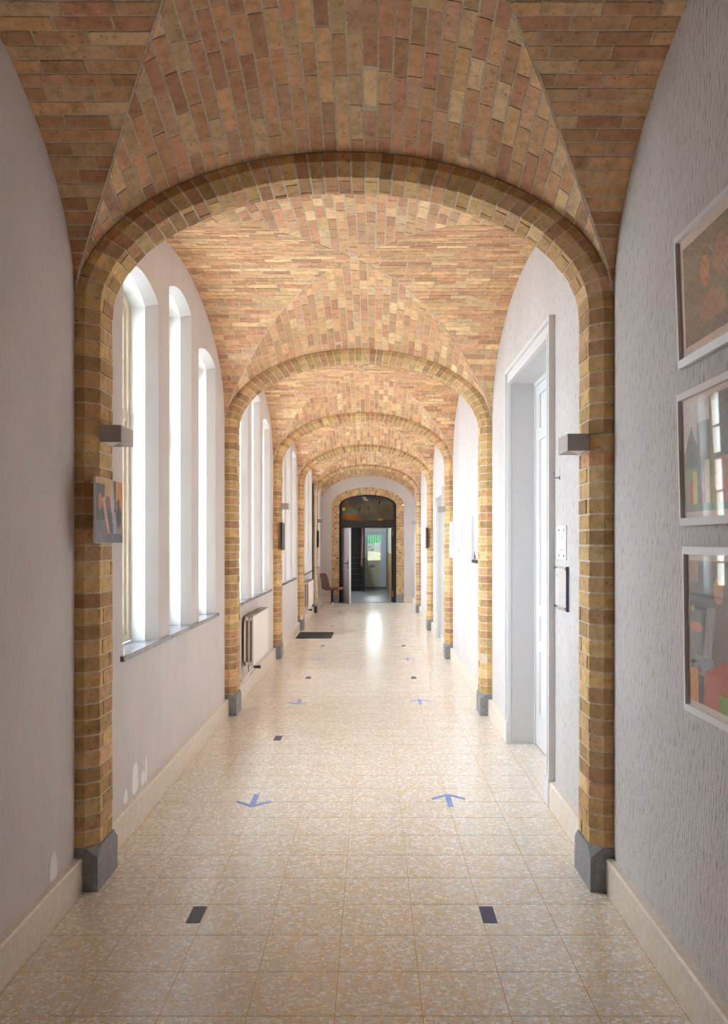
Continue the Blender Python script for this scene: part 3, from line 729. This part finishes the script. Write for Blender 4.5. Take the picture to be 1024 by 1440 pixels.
m = MB(); el = [(c_[0] + 0.022 * math.cos(a), c_[1] + 0.022 * math.sin(a)) for a in (2 * PI * k / 16 for k in range(16))]
m.solid([(x, HZ + 0.006, z) for x, z in el], [(x, HZ + 0.009, z) for x, z in el]); m.build('dot', 'ink', nt)
m = MB(); m.box(0.055, 0.275, HZ + 0.008, HZ + 0.012, 1.27, 1.60); tag(m.build('paper_notice', 'notice_paper'), 'rectangular white paper stuck beside the round notice', 'notice')
# staircase
sr = thing('staircase', (-0.6, 28.4, 0), 'dark wooden staircase rising behind the end doorway', 'stairs')
for i in range(14):
    y = 28.4 + 0.25 * i; z = 0.18 * i
    if y > 33.1: break
    bx('riser', 'stair_wood', sr, -1.15, -0.30, y, y + 0.02, z, z + 0.15)
    bx('tread', 'stair_wood', sr, -1.15, -0.245, y - 0.03, y + 0.26, z + 0.15, z + 0.18)
m = MB(); m.solid([(-0.30, 28.38, 0), (-0.30, 28.75, 0), (-0.30, 32.0, 2.34), (-0.30, 32.0, 2.62), (-0.30, 28.38, 0.2)], [(-0.27, 28.38, 0), (-0.27, 28.75, 0), (-0.27, 32.0, 2.34), (-0.27, 32.0, 2.62), (-0.27, 28.38, 0.2)]); m.build('string', 'dark_wood', sr)
m = MB(); m.box(-0.33, -0.255, 28.25, 28.33, 0, 1.05); m.box(-0.345, -0.24, 28.235, 28.345, 1.05, 1.09); m.build('newel_post', 'dark_wood', sr, bevel=0.004)
m = MB(); m.tube([(-0.36, 28.2, 0.84), (-0.36, 28.35, 0.9), (-0.36, 31.9, 3.45)], 0.032); m.build('handrail', 'orange_wood', sr, smooth=True)
for i in range(12): bx('baluster', 'dark_wood', sr, -0.335, -0.315, 28.5 + 0.25 * i, 28.52 + 0.25 * i, 0.18 * (i + 1), 0.98 + 0.18 * i)

wd = structure('window_%d' % (wi + 1), (HX0, 25.0, 1.6), 'unseen side window added to light the stair hall')  # out of view, added to brighten the hall
for ya, yb, za, zb in ((24.4, 24.47, 1.6, 3.0), (25.53, 25.6, 1.6, 3.0), (24.47, 25.53, 1.6, 1.67), (24.47, 25.53, 2.93, 3.0), (24.98, 25.02, 1.67, 2.93)): bx('frame', 'cream_paint', wd, HX0 - 0.04, HX0 + 0.03, ya, yb, za, zb)
m = MB(); m.quad([(HX0, 24.47, 1.67), (HX0, 25.53, 1.67), (HX0, 25.53, 2.93), (HX0, 24.47, 2.93)]); m.build('pane', 'window_glass', wd, fix=False)
# outside
m = MB(); m.box(-2.2, 4.5, 30.02, 36.6, 2.75, 2.9); m.box(4.5, 4.6, 30.02, 36.6, -0.05, 2.9); m.box(-2.3, -2.2, 31.3, 36.6, -0.05, 2.9)  # unseen roof and side walls, added to dim the view through the outer door
tag(m.build('shade_canopy', 'pale_paving'), 'added roof and side walls shading the outer door', None, None, 'structure')
m = MB(); m.box(-30, -1.75, -25, 60, -0.6, -0.35); tag(m.build('ground', 'gravel'), 'gravel yard outside the left windows, made pale to bounce light in', None, None, 'structure')  # ground tone chosen pale so it throws light up to the vaults
m = MB(); m.box(-1.74, 12, 30.05, 60, -0.6, -0.05); tag(m.build('ground', 'pale_paving'), 'pale paving outside the outer door', None, None, 'structure')
fr = thing('metal_fence', (0.2, 36, -0.05), 'green corrugated metal fence seen through the outer door', 'fence')
for i in range(7):
    m = MB(); x0 = -1.6 + 0.5 * i; pts = []
    for k in range(11): pts.append((x0 + 0.05 * k, 36 + (0.025 if k % 2 else 0)))
    for k in range(10):
        (xa, ya), (xb, yb) = pts[k], pts[k + 1]
        m.solid([(xa, ya, -0.05), (xb, yb, -0.05), (xb, yb + 0.01, -0.05), (xa, ya + 0.01, -0.05)], [(xa, ya, 2.3), (xb, yb, 2.3), (xb, yb + 0.01, 2.3), (xa, ya + 0.01, 2.3)])
    m.build('sheet', 'green_metal', fr)
m = MB(); m.box(-1.6, 1.9, 35.6, 35.98, -0.06, 1.25); tag(m.build('low_wall', 'beige_render'), 'pale low wall in front of the green fence', 'wall')

# ------------------------------------------------------------------ wall lamps
def lamp(side, zf, label):
    X = XL + PROJ if side < 0 else XR - PROJ; d = 1 if side < 0 else -1
    yc = zf + DEP / 2; h0, h1 = (2.068, 2.148) if side < 0 else (2.028, 2.107); w_, p = 0.2, 0.1
    root = thing('wall_lamp', (X, yc, h0), label, 'lamp', 'box-shaped wall lamps on the arch piers')
    x0, x1, y0, y1 = X, X + p * d, yc - w_ / 2, yc + w_ / 2; t_ = 0.003
    m = MB(); m.box(x1 - t_ * d, x1, y0, y1, h0, h1); m.box(x0, x1 - t_ * d, y0, y0 + t_, h0, h1); m.box(x0, x1 - t_ * d, y1 - t_, y1, h0, h1); m.box(x0, x0 + t_ * d, y0 + t_, y1 - t_, h0, h1)
    m.build('housing', 'lamp_metal', root)
    c4 = [(x0 + t_ * d, y0 + t_), (x1 - t_ * d, y0 + t_), (x1 - t_ * d, y1 - t_), (x0 + t_ * d, y1 - t_)]   # wall-near, room-near, room-far, wall-far
    for hz, e in ((h1 - 0.002, -0.02), (h0 + 0.002, 0.02)):
        m = MB(); m.solid([(*c4[0], hz), (*c4[1], hz), (*c4[3], hz)], [(*c4[0], hz + e * 0.5), (*c4[1], hz + e * 0.5), (*c4[3], hz + e * 0.5)]); m.build('reflector', 'lamp_reflector', root)
        m = MB(); m.solid([(*c4[1], hz), (*c4[2], hz), (*c4[3], hz)], [(*c4[1], hz + e * 0.5), (*c4[2], hz + e * 0.5), (*c4[3], hz + e * 0.5)]); m.build('cover', 'lamp_metal', root)
for k, nm in ((0, 'first'), (2, 'third'), (4, 'fifth')):
    lamp(-1, PIER[k], 'grey box wall lamp on the left pier of the %s arch' % nm)
    lamp(1, PIER[k], 'grey box wall lamp on the right pier of the %s arch' % nm)

# ------------------------------------------------------------------ prints
def blob(x, y, cx_, cy_, rx, ry): return ((x - cx_) / rx) ** 2 + ((y - cy_) / ry) ** 2 < 1
def nz(x, y, s=0): return math.sin(x * 12.9 + s) * math.sin(y * 17.3 + s * 2) * 0.5 + math.sin(x * 31 + y * 23 + s) * 0.3 + math.sin(x * 61 - y * 47 + s) * 0.2
def print_mesh(org, ux_, vx_, nx, ny, fn):
    m = MB(); O, A, B = Vector(org), Vector(ux_), Vector(vx_)
    for i in range(nx):
        for j in range(ny):
            c_ = fn((i + 0.5) / nx, (j + 0.5) / ny)
            m.quad([O + A * (i / nx) + B * (j / ny), O + A * ((i + 1) / nx) + B * (j / ny), O + A * ((i + 1) / nx) + B * ((j + 1) / ny), O + A * (i / nx) + B * ((j + 1) / ny)], lin([max(0, min(255, v)) for v in c_]))
    return m
def dancers(x, y):
    k = 12 * nz(x, y)
    c_ = (206, 170, 118) if y > 0.55 else (150, 128, 116)
    if x < 0.3 and 0.3 < y < 0.92: c_ = (74, 76, 84)
    if x < 0.32 and y < 0.35: c_ = (118, 116, 122)
    if x > 0.78 and y > 0.5: c_ = (214, 126, 56)
    if 0.64 < x < 0.74 and y > 0.5: c_ = (84, 62, 50)
    if blob(x, y, 0.15, 0.64, 0.07, 0.13): c_ = (202, 122, 76)
    if blob(x, y, 0.42, 0.58, 0.1, 0.16): c_ = (142, 84, 78)
    if blob(x, y, 0.60, 0.62, 0.07, 0.22): c_ = (196, 176, 184)
    if blob(x, y, 0.48, 0.3, 0.16, 0.22): c_ = (66, 66, 70)
    if abs(x - 0.33 - (0.5 - y) * 0.35) < 0.05 and y < 0.72: c_ = (206, 170, 150)
    if abs(x - 0.66 - (0.4 - y) * 0.1) < 0.07 and y < 0.45: c_ = (158, 168, 190)
    if blob(x, y, 0.84, 0.42, 0.1, 0.18): c_ = (54, 50, 52)
    if blob(x, y, 0.82, 0.64, 0.06, 0.07): c_ = (60, 46, 48)
    if y < 0.16 and x > 0.35: c_ = (112, 116, 128) if int(x * 22) % 2 else (74, 76, 84)
    return tuple(v + k for v in c_)
pb = MB(); xb = XL + PROJ + 0.007
pb.box(XL + PROJ + 0.0045, xb + 0.008, 3.877, 4.294, 1.598, 1.902); po = pb.build('photo_board', 'white_sheet'); tag(po, 'colour photo of dancers on the left pier of the first arch', 'picture')
print_mesh((xb + 0.0088, 3.879, 1.6), (0, 0.413, 0), (0, 0, 0.3), 46, 34, dancers).build('print', 'print', po, fix=False)
def small_pic(side, k, pal, label):
    zf = PIER[k]; d = 1 if side < 0 else -1; X = (XL + PROJ + 0.004) if side < 0 else (XR - PROJ - 0.004)
    m = MB(); y0, y1, h0, h1 = zf - 0.02, zf + 0.36, 1.50, 1.88
    m.box(X, X + d * 0.02, y0, y1, h0, h1); o = m.build('photo_board', 'black'); tag(o, label, 'picture')
    print_mesh((X + d * 0.0206, y0 + 0.01, h0 + 0.01), (0, y1 - y0 - 0.02, 0), (0, 0, h1 - h0 - 0.02), 14, 14, lambda x, y: pal[int(abs(nz(x * 1.3, y * 1.1, k)) * 9.7) % len(pal)]).build('print', 'print', o, fix=False)
small_pic(-1, 2, [(60, 62, 70), (40, 40, 46), (96, 96, 104), (74, 66, 62)], 'dark photo board on the left pier of the third arch')
small_pic(-1, 4, [(40, 36, 36), (60, 54, 50), (30, 30, 34)], 'dark photo board on the left pier of the fifth arch')
small_pic(1, 3, [(168, 62, 66), (196, 150, 140), (120, 92, 96), (150, 44, 50), (206, 190, 186)], 'reddish photo board on the right pier of the fourth arch')

def paint1(x, y):
    k = 26 * nz(x * 3, y * 2.6) + 14 * nz(x * 9, y * 7, 2); c_ = (98, 80, 66)
    if blob(x, y, 0.36, 0.62, 0.07, 0.15): c_ = (186, 108, 76)
    if blob(x, y, 0.46, 0.24, 0.2, 0.17): c_ = (152, 98, 66)
    if blob(x, y, 0.62, 0.66, 0.12, 0.2): c_ = (150, 92, 70)
    if y < 0.14: c_ = (80, 62, 48)
    if abs(math.sin(x * 30 + 6 * math.sin(y * 7))) < 0.07: c_ = (136, 122, 112)
    return tuple(v + k for v in c_)
def paint2(x, y):
    k = 10 * nz(x * 3, y * 3); c_ = (206, 196, 196)
    if y < 0.78 - 0.25 * abs(x - 0.12) / 0.12 * (x < 0.25) - (0.0 if x > 0.25 else 0): c_ = (92, 96, 88)
    if x > 0.22 and y < 0.8: c_ = (96, 104, 92)
    if 0.42 < x < 0.5: c_ = (98, 100, 62) if y > 0.3 else (150, 120, 84)
    if x > 0.5 and y > 0.45: c_ = (74, 86, 82)
    if x > 0.5 and y <= 0.45: c_ = (190, 130, 100)
    if y < 0.4 and x < 0.2: c_ = (112, 138, 92)
    for cx_, col in ((0.1, (188, 74, 74)), (0.16, (214, 190, 96)), (0.3, (178, 60, 70)), (0.36, (216, 204, 150)), (0.6, (206, 92, 60)), (0.75, (90, 110, 150)), (0.88, (214, 170, 110))):
        if abs(x - cx_) < 0.035 and 0.06 < y < 0.36 + 0.1 * math.sin(cx_ * 40): c_ = col
    if y < 0.07: c_ = (112, 130, 104)
    return tuple(v + k for v in c_)
def paint3(x, y):
    k = 12 * nz(x * 4, y * 4); c_ = (104, 112, 112)
    if x > 0.45: c_ = (118, 104, 96)
    if x < 0.2 and y > 0.85: c_ = (168, 128, 108)
    if blob(x, y, 0.12, 0.66, 0.1, 0.07): c_ = (92, 104, 112)
    if blob(x, y, 0.14, 0.53, 0.16, 0.035): c_ = (196, 122, 88)
    if blob(x, y, 0.06, 0.66, 0.05, 0.02): c_ = (196, 198, 90)
    if abs(x - 0.42 - (y - 0.5) * 0.3) < 0.09 and 0.33 < y < 0.68: c_ = (178, 176, 178)
    if 0.1 < x < 0.5 and y < 0.34 and x < 0.2 + 0.6 * y + 0.12: c_ = (144, 158, 170)
    if blob(x, y, 0.2, 0.24, 0.05, 0.03): c_ = (154, 84, 84)
    if x < 0.17 and y < 0.24: c_ = (222, 152, 84)
    if x > 0.28 + 0.25 * y and y < 0.26 + 0.25 * (x - 0.4): c_ = (190, 84, 62)
    if x > 0.62 and y < 0.12: c_ = (132, 174, 82)
    if 0.13 < x < 0.3 and y < 0.2 and c_[0] < 160: c_ = (70, 76, 82)
    if blob(x, y, 0.62, 0.8, 0.1, 0.09): c_ = (206, 152, 118)
    return tuple(v + k for v in c_)
def framed(y1, y0, h0, h1, mat_w, fn, label, tilt):
    root = thing('framed_picture', (XR, (y0 + y1) / 2, h0), label, 'picture', 'framed pictures on the right wall')
    bw, dp = 0.026, 0.022; xb_, = (XR - 0.004,)
    def X(h): return xb_ - tilt * (h - h0) / (h1 - h0)
    m = MB()
    def bar(pa, pb_, qa, qb):   # outer a->b, inner a->b in (y,h)
        P4 = [pa, pb_, qb, qa]
        m.solid([(X(h), y, h) for y, h in P4], [(X(h) - dp + (0.005 if i < 2 else 0), y, h) for i, (y, h) in enumerate(P4)])
    o4 = [(y0, h0), (y1, h0), (y1, h1), (y0, h1)]; i4 = [(y0 + bw, h0 + bw), (y1 - bw, h0 + bw), (y1 - bw, h1 - bw), (y0 + bw, h1 - bw)]
    for k in range(4): bar(o4[k], o4[(k + 1) % 4], i4[k], i4[(k + 1) % 4])
    m.build('frame', 'frame_silver', root)
    def sheet(off, e): return [(X(h) - off, y, h) for y, h in ((y0 + e, h0 + e), (y1 - e, h0 + e), (y1 - e, h1 - e), (y0 + e, h1 - e))]
    m = MB(); m.solid(sheet(0.001, 0.02), sheet(0.008, 0.02)); m.build('mat', 'mat_board', root)
    e = bw + mat_w; O = Vector((X(h0 + e) - 0.0088, y1 - e, h0 + e)); 
    V = Vector((X(h1 - e) - 0.0088, y1 - e, h1 - e)) - O
    print_mesh(O, (0, -(y1 - y0 - 2 * e), 0), V, 70, 60, fn).build('print', 'print', root, fix=False)
    m = MB(); m.quad(sheet(0.012, 0.022)); m.build('glass', 'picture_glass', root, fix=False)
framed(3.045, 2.40, 2.215, 2.678, 0.035, paint1, 'white-framed dark brown painting, topmost of the three on the right wall', 0.016)
framed(3.03, 2.40, 1.66, 2.12, 0.02, paint2, 'white-framed green and red picture, middle of the three on the right wall', 0.012)
framed(2.985, 2.50, 1.02, 1.587, 0.02, paint3, 'white-framed orange and grey picture, lowest of the three on the right wall', 0.008)

# ------------------------------------------------------------------ plates, boards on the right wall
o = thing('switch_plate', (XR, 5.0, 1.5), 'white plate with four screws on wall above the clear sign holder', 'plate')
bx('plate', 'white_sheet', o, XR - 0.006, XR, 4.88, 5.115, 1.50, 1.70, bevel=0.002)
for y in (4.93, 5.06):
    for h_ in (1.525, 1.675):
        m = MB(); m.tube([(XR - 0.009, y, h_), (XR - 0.005, y, h_)], 0.008, 8); m.build('screw', 'slate', o)
for a, b, h_ in ((4.93, 5.0, 1.635), (4.96, 5.0, 1.62), (4.95, 5.03, 1.555)): bx('print', 'ink' if False else 'lamp_metal', o, XR - 0.0068, XR - 0.006, a, b, h_, h_ + 0.006)
o = thing('sign_holder', (XR, 4.98, 1.21), 'clear acrylic holder with white paper beside the tall white door', 'sign')
bx('paper', 'white_sheet', o, XR - 0.012, XR - 0.010, 4.85, 5.13, 1.23, 1.45)
m = MB(); m.quad([(XR - 0.016, 4.825, 1.21), (XR - 0.016, 5.15, 1.21), (XR - 0.016, 5.15, 1.465), (XR - 0.016, 4.825, 1.465)]); m.build('acrylic_sheet', 'picture_glass', o, fix=False)
bx('edge', 'ink', o, XR - 0.018, XR - 0.002, 4.82, 4.826, 1.21, 1.465)
for y in (4.845, 5.135):
    for h_ in (1.225, 1.45):
        m = MB(); m.tube([(XR - 0.02, y, h_), (XR, y, h_)], 0.007, 8); m.build('standoff', 'slate', o)
m = MB(); m.tube([(XR, 5.07, 1.985), (XR - 0.03, 5.07, 1.985), (XR - 0.035, 5.07, 2.02)], 0.004, 8); m.tube([(XR, 5.07, 1.985), (XR - 0.003, 5.07, 1.985)], 0.014, 10)
tag(m.build('wall_hook', 'slate'), 'small dark hook above the white screw plate', 'hook')
o = thing('planner_board', (XR - 0.03, 10.45, 1.4), 'long white planner sheet with blue and pink columns on wall', 'poster')
x0 = XR - 0.05
bx('sheet', 'white_sheet', o, x0, XR - 0.001, 9.2, 11.78, 1.40, 1.885, bevel=0.003)
bx('pink_column', 'pink', o, x0 - 0.0015, x0 - 0.0005, 9.95, 10.25, 1.455, 1.85)
plain('blue_ink', (132, 168, 198), 0.7)
for k in range(11): bx('blue_entry', 'blue_ink', o, x0 - 0.0015, x0 - 0.0005, 11.12, 11.32, 1.56 + 0.026 * k, 1.58 + 0.026 * k)
for k in range(8): bx('entry', 'lamp_metal', o, x0 - 0.0015, x0 - 0.0005, 10.85, 10.93, 1.56 + 0.036 * k, 1.57 + 0.036 * k)
bx('entry', 'ink', o, x0 - 0.0015, x0 - 0.0005, 10.45, 10.55, 1.49, 1.525)
bx('entry', 'pink', o, x0 - 0.0015, x0 - 0.0005, 11.2, 11.28, 1.46, 1.53)
o = thing('spiral_calendar', (XR - 0.02, 8.85, 1.36), 'pale hanging calendar with dark spiral binding beside planner sheet', 'calendar')
bx('page', 'white_sheet', o, XR - 0.02, XR - 0.012, 8.55, 9.17, 1.43, 1.9); bx('lower_page', 'white_sheet', o, XR - 0.028, XR - 0.016, 8.55, 9.17, 1.345, 1.40)
for k in range(14):
    m = MB(); y = 8.58 + 0.043 * k; m.tube([(XR - 0.03 + 0.02 * math.cos(a), y, 1.405 + 0.016 * math.sin(a)) for a in (2 * PI * q / 8 for q in range(8))], 0.004, 5); m.build('ring', 'ink', o)
m = MB(); m.solid([(XR - 0.0225, 9.17, 1.43), (XR - 0.0225, 8.98, 1.43), (XR - 0.0225, 9.12, 1.52)], [(XR - 0.021, 9.17, 1.43), (XR - 0.021, 8.98, 1.43), (XR - 0.021, 9.12, 1.52)]); m.build('dark_corner', 'black', o)
for k in range(5): bx('print', 'blue_ink', o, XR - 0.0215, XR - 0.0198, 8.75, 9.05, 1.50 + 0.025 * k, 1.51 + 0.025 * k)

# ------------------------------------------------------------------ radiators, pipe
def radiator(y0, y1, label):
    o = thing('radiator', (XL + 0.08, (y0 + y1) / 2, 0.2), label, 'radiator', 'white panel radiators under the windows')
    xa, xb_ = XL + 0.045, XL + 0.125; h0, h1 = 0.32, 0.83
    for nm, x in (('front_panel', xb_), ('back_panel', xa)):
        m = MB(); n = 22; pts = []
        for k in range(n * 4 + 1):
            y = y0 + 0.01 + (y1 - y0 - 0.02) * k / (n * 4); pts.append((x - (0.005 if k % 4 == 3 else 0.0), y))
        for (xA, yA), (xB, yB) in zip(pts, pts[1:]):
            m.solid([(xA, yA, h0), (xB, yB, h0), (xB - 0.016, yB, h0), (xA - 0.016, yA, h0)], [(xA, yA, h1), (xB, yB, h1), (xB - 0.016, yB, h1), (xA - 0.016, yA, h1)])
        m.build(nm, 'radiator_paint', o)
    m = MB(); m.box(xa - 0.02, xb_ + 0.002, y0, y1, h1, h1 + 0.006)
    for k in range(30): m.box(xa - 0.012, xb_ - 0.006, y0 + 0.03 + k * (y1 - y0 - 0.06) / 30, y0 + 0.05 + k * (y1 - y0 - 0.06) / 30, h1 + 0.006, h1 + 0.009)
    m.build('top_grille', 'radiator_dark', o)
    for y in (y0, y1 - 0.004):
        m = MB(); m.box(xa - 0.018, xb_ + 0.001, y, y + 0.004, h1 - 0.04, h1); m.box(xa - 0.018, xb_ + 0.001, y, y + 0.004, h0, h0 + 0.04)
        m.box(xa + 0.03, xa + 0.042, y, y + 0.004, h0, h1); m.box(xa - 0.018, xa, y, y + 0.004, h0, h1); m.build('end_panel', 'radiator_paint', o)
    m = MB(); m.box(xa + 0.004, xb_ - 0.02, y0 + 0.02, y1 - 0.02, h0 + 0.02, h1 - 0.03); m.build('convector', 'radiator_dark', o)
    for k, dz in enumerate((0.0, 0.06)):
        m = MB(); m.tube([(xa + 0.02 + 0.03 * k, y0 - 0.62, 0.205 + dz), (xa + 0.02 + 0.03 * k, y0 + 0.06 + 0.1 * k, 0.205 + dz), (xa + 0.02 + 0.03 * k, y0 + 0.1 + 0.1 * k, 0.22 + dz), (xa + 0.02 + 0.03 * k, y0 + 0.1 + 0.1 * k, h0 + 0.02)], 0.011); m.build('pipe', 'radiator_paint', o, smooth=True)
    m = MB(); m.tube([(xa + 0.05, y0 + 0.2, 0.28), (xb_ + 0.02, y0 + 0.2, 0.28), (xb_ + 0.05, y0 + 0.2, 0.28)], [0.01, 0.016, 0.018]); m.build('valve', 'black', o, smooth=True)
    for y in (y0 + 0.25, y1 - 0.25): bx('bracket', 'radiator_dark', o, XL + 0.001, xa, y, y + 0.03, h0 + 0.05, h1 - 0.05)
    return o
radiator(8.93, 10.2, 'white panel radiator under the windows between second and third arches')
radiator(16.7, 18.1, 'white panel radiator under the windows between fourth and fifth arches')
m = MB(); xq = XL + 0.075
m.tube([(xq, 19.42, 0.16), (xq, 19.42, 2.75), (xq + 0.02, 19.42, 2.88), (xq + 0.075, 19.42, 2.99)], 0.022, 10)
o = m.build('heating_pipe', 'pipe_cream', smooth=True); tag(o, 'cream vertical heating pipe beside the left pier of the farthest arch', 'pipe')
m = MB(); m.tube([(xq, 19.42, 0.02), (xq, 19.42, 0.17)], 0.028, 10); m.build('valve', 'black', o)
m = MB(); m.tube([(XL + 0.02, 19.36, 0.16), (XL + 0.02, 19.36, 2.95)], 0.014, 8); tag(m.build('riser_pipe', 'black', smooth=True), 'thin black pipe along the wall beside the cream pipe', 'pipe')

# ------------------------------------------------------------------ chair, mat, tape
ch = thing('chair', (-1.02, 21.7, 0), 'brown shell chair on black column and chrome star foot by end doorway', 'chair')
m = MB(); prof = [(0.24, 0.445), (0.20, 0.452), (0.05, 0.432), (-0.12, 0.425), (-0.185, 0.45), (-0.215, 0.53), (-0.245, 0.66), (-0.28, 0.78), (-0.30, 0.825)]
wid = [0.17, 0.2, 0.215, 0.21, 0.2, 0.19, 0.185, 0.165, 0.11]; NW = 8; top_, bot_ = [], []
for (px, pz), hw in zip(prof, wid):
    r = []; 
    for k in range(NW + 1):
        s_ = -1 + 2 * k / NW; curl = 0.035 * s_ ** 4
        r.append((-1.02 + px + (curl * 1.2 if pz > 0.5 else 0), 21.7 + s_ * hw, pz + (curl if pz < 0.5 else 0)))
    top_.append(r)
tk = lambda p, i: (p[0] - (0.02 if i > 4 else 0.006), p[1], p[2] - (0.028 if i < 5 else 0.006))
for i in range(len(prof) - 1):
    for k in range(NW):
        A = [top_[i][k], top_[i][k + 1], top_[i + 1][k + 1], top_[i + 1][k]]
        m.solid(A, [tk(A[0], i), tk(A[1], i), tk(A[2], i + 1), tk(A[3], i + 1)])
m.build('shell', 'brown_shell', ch)
m = MB(); m.tube([(-1.02, 21.7, 0.05), (-1.02, 21.7, 0.40)], 0.034, 14); m.tube([(-1.02, 21.7, 0.39), (-1.02, 21.7, 0.42)], [0.05, 0.12], 14); m.build('column', 'black', ch)
for a in (0, PI / 2, PI, 3 * PI / 2):
    ca, sa = math.cos(a + 0.08), math.sin(a + 0.08); lg = MB(); lg.tube([(-1.02 + 0.03 * ca, 21.7 + 0.03 * sa, 0.062), (-1.02 + 0.3 * ca, 21.7 + 0.3 * sa, 0.03)], [0.016, 0.011], 8)
    l_ = lg.build('leg', 'chrome', ch, smooth=True)
    f_ = MB(); f_.tube([(-1.02 + 0.295 * ca, 21.7 + 0.295 * sa, 0.0), (-1.02 + 0.295 * ca, 21.7 + 0.295 * sa, 0.03)], 0.017, 8); f_.build('glide', 'chrome', l_)
m = MB(); m.tube([(-1.02, 21.7, 0.04), (-1.02, 21.7, 0.09)], 0.045, 12); m.build('hub', 'chrome', ch)
ch.rotation_euler.z = -0.42
m = MB(); m.box(-1.29, -0.69, 14.36, 15.3, 0.0, 0.012); tag(m.build('door_mat', 'mat_rubber', bevel=0.003), 'black rectangular floor mat by the left wall', 'mat')

RECTS = [('left', -0.757, 3.69), ('left', -0.775, 7.03), ('left', -0.76, 10.18), ('left', -0.77, 13.35), ('left', -0.77, 16.5), ('left', -0.75, 19.6),
         ('right', 0.497, 3.69), ('right', 0.488, 10.18), ('right', 0.485, 13.35)]
ORD = ['nearest', 'second', 'third', 'fourth', 'fifth', 'sixth']
cnt = {'left': 0, 'right': 0}
for sd, x, y in RECTS:
    m = MB(); m.box(x - 0.03, x + 0.03, y - 0.082, y + 0.082, 0.0, 0.0012)
    o = m.build('tape_strip', 'tape_grey' if (sd == 'left' and y < 5) else 'tape_dark'); k = cnt[sd]; cnt[sd] += 1
    tag(o, 'dark blue rectangular tape mark on the floor, %s in the %s row' % (ORD[k], sd), 'tape', 'rectangular tape marks on the floor')
ARR = [('left', -0.735, 5.33, -1), ('left', -0.742, 8.63, -1), ('left', -0.745, 11.8, -1), ('left', -0.75, 14.95, -1), ('left', -0.75, 18.1, -1),
       ('right', 0.475, 5.33, 1), ('right', 0.478, 8.63, 1), ('right', 0.478, 11.8, 1), ('right', 0.47, 14.95, 1), ('right', 0.47, 18.1, 1)]
cnt = {'left': 0, 'right': 0}
for sd, x, y, d in ARR:
    o = thing('tape_arrow', (x, y, 0), 'blue tape arrow pointing %s, %s in the %s row on the floor' % ('this way' if d < 0 else 'away', ORD[cnt[sd]], sd), 'arrow', 'blue tape arrows on the floor')
    cnt[sd] += 1
    m = MB(); m.box(x - 0.018, x + 0.018, y - 0.13, y + 0.13, 0.0, 0.001); m.build('shaft', 'tape_blue', o)
    ty = y + 0.13 * d
    for s_ in (-1, 1):
        m = MB(); P4 = [(x, ty + 0.012 * d), (x, ty - 0.03 * d), (x + s_ * 0.105, ty - 0.125 * d), (x + s_ * 0.105, ty - 0.085 * d)]
        m.solid([(a, b, 0.0002) for a, b in P4], [(a, b, 0.0016) for a, b in P4]); m.build('head_bar', 'tape_blue', o)
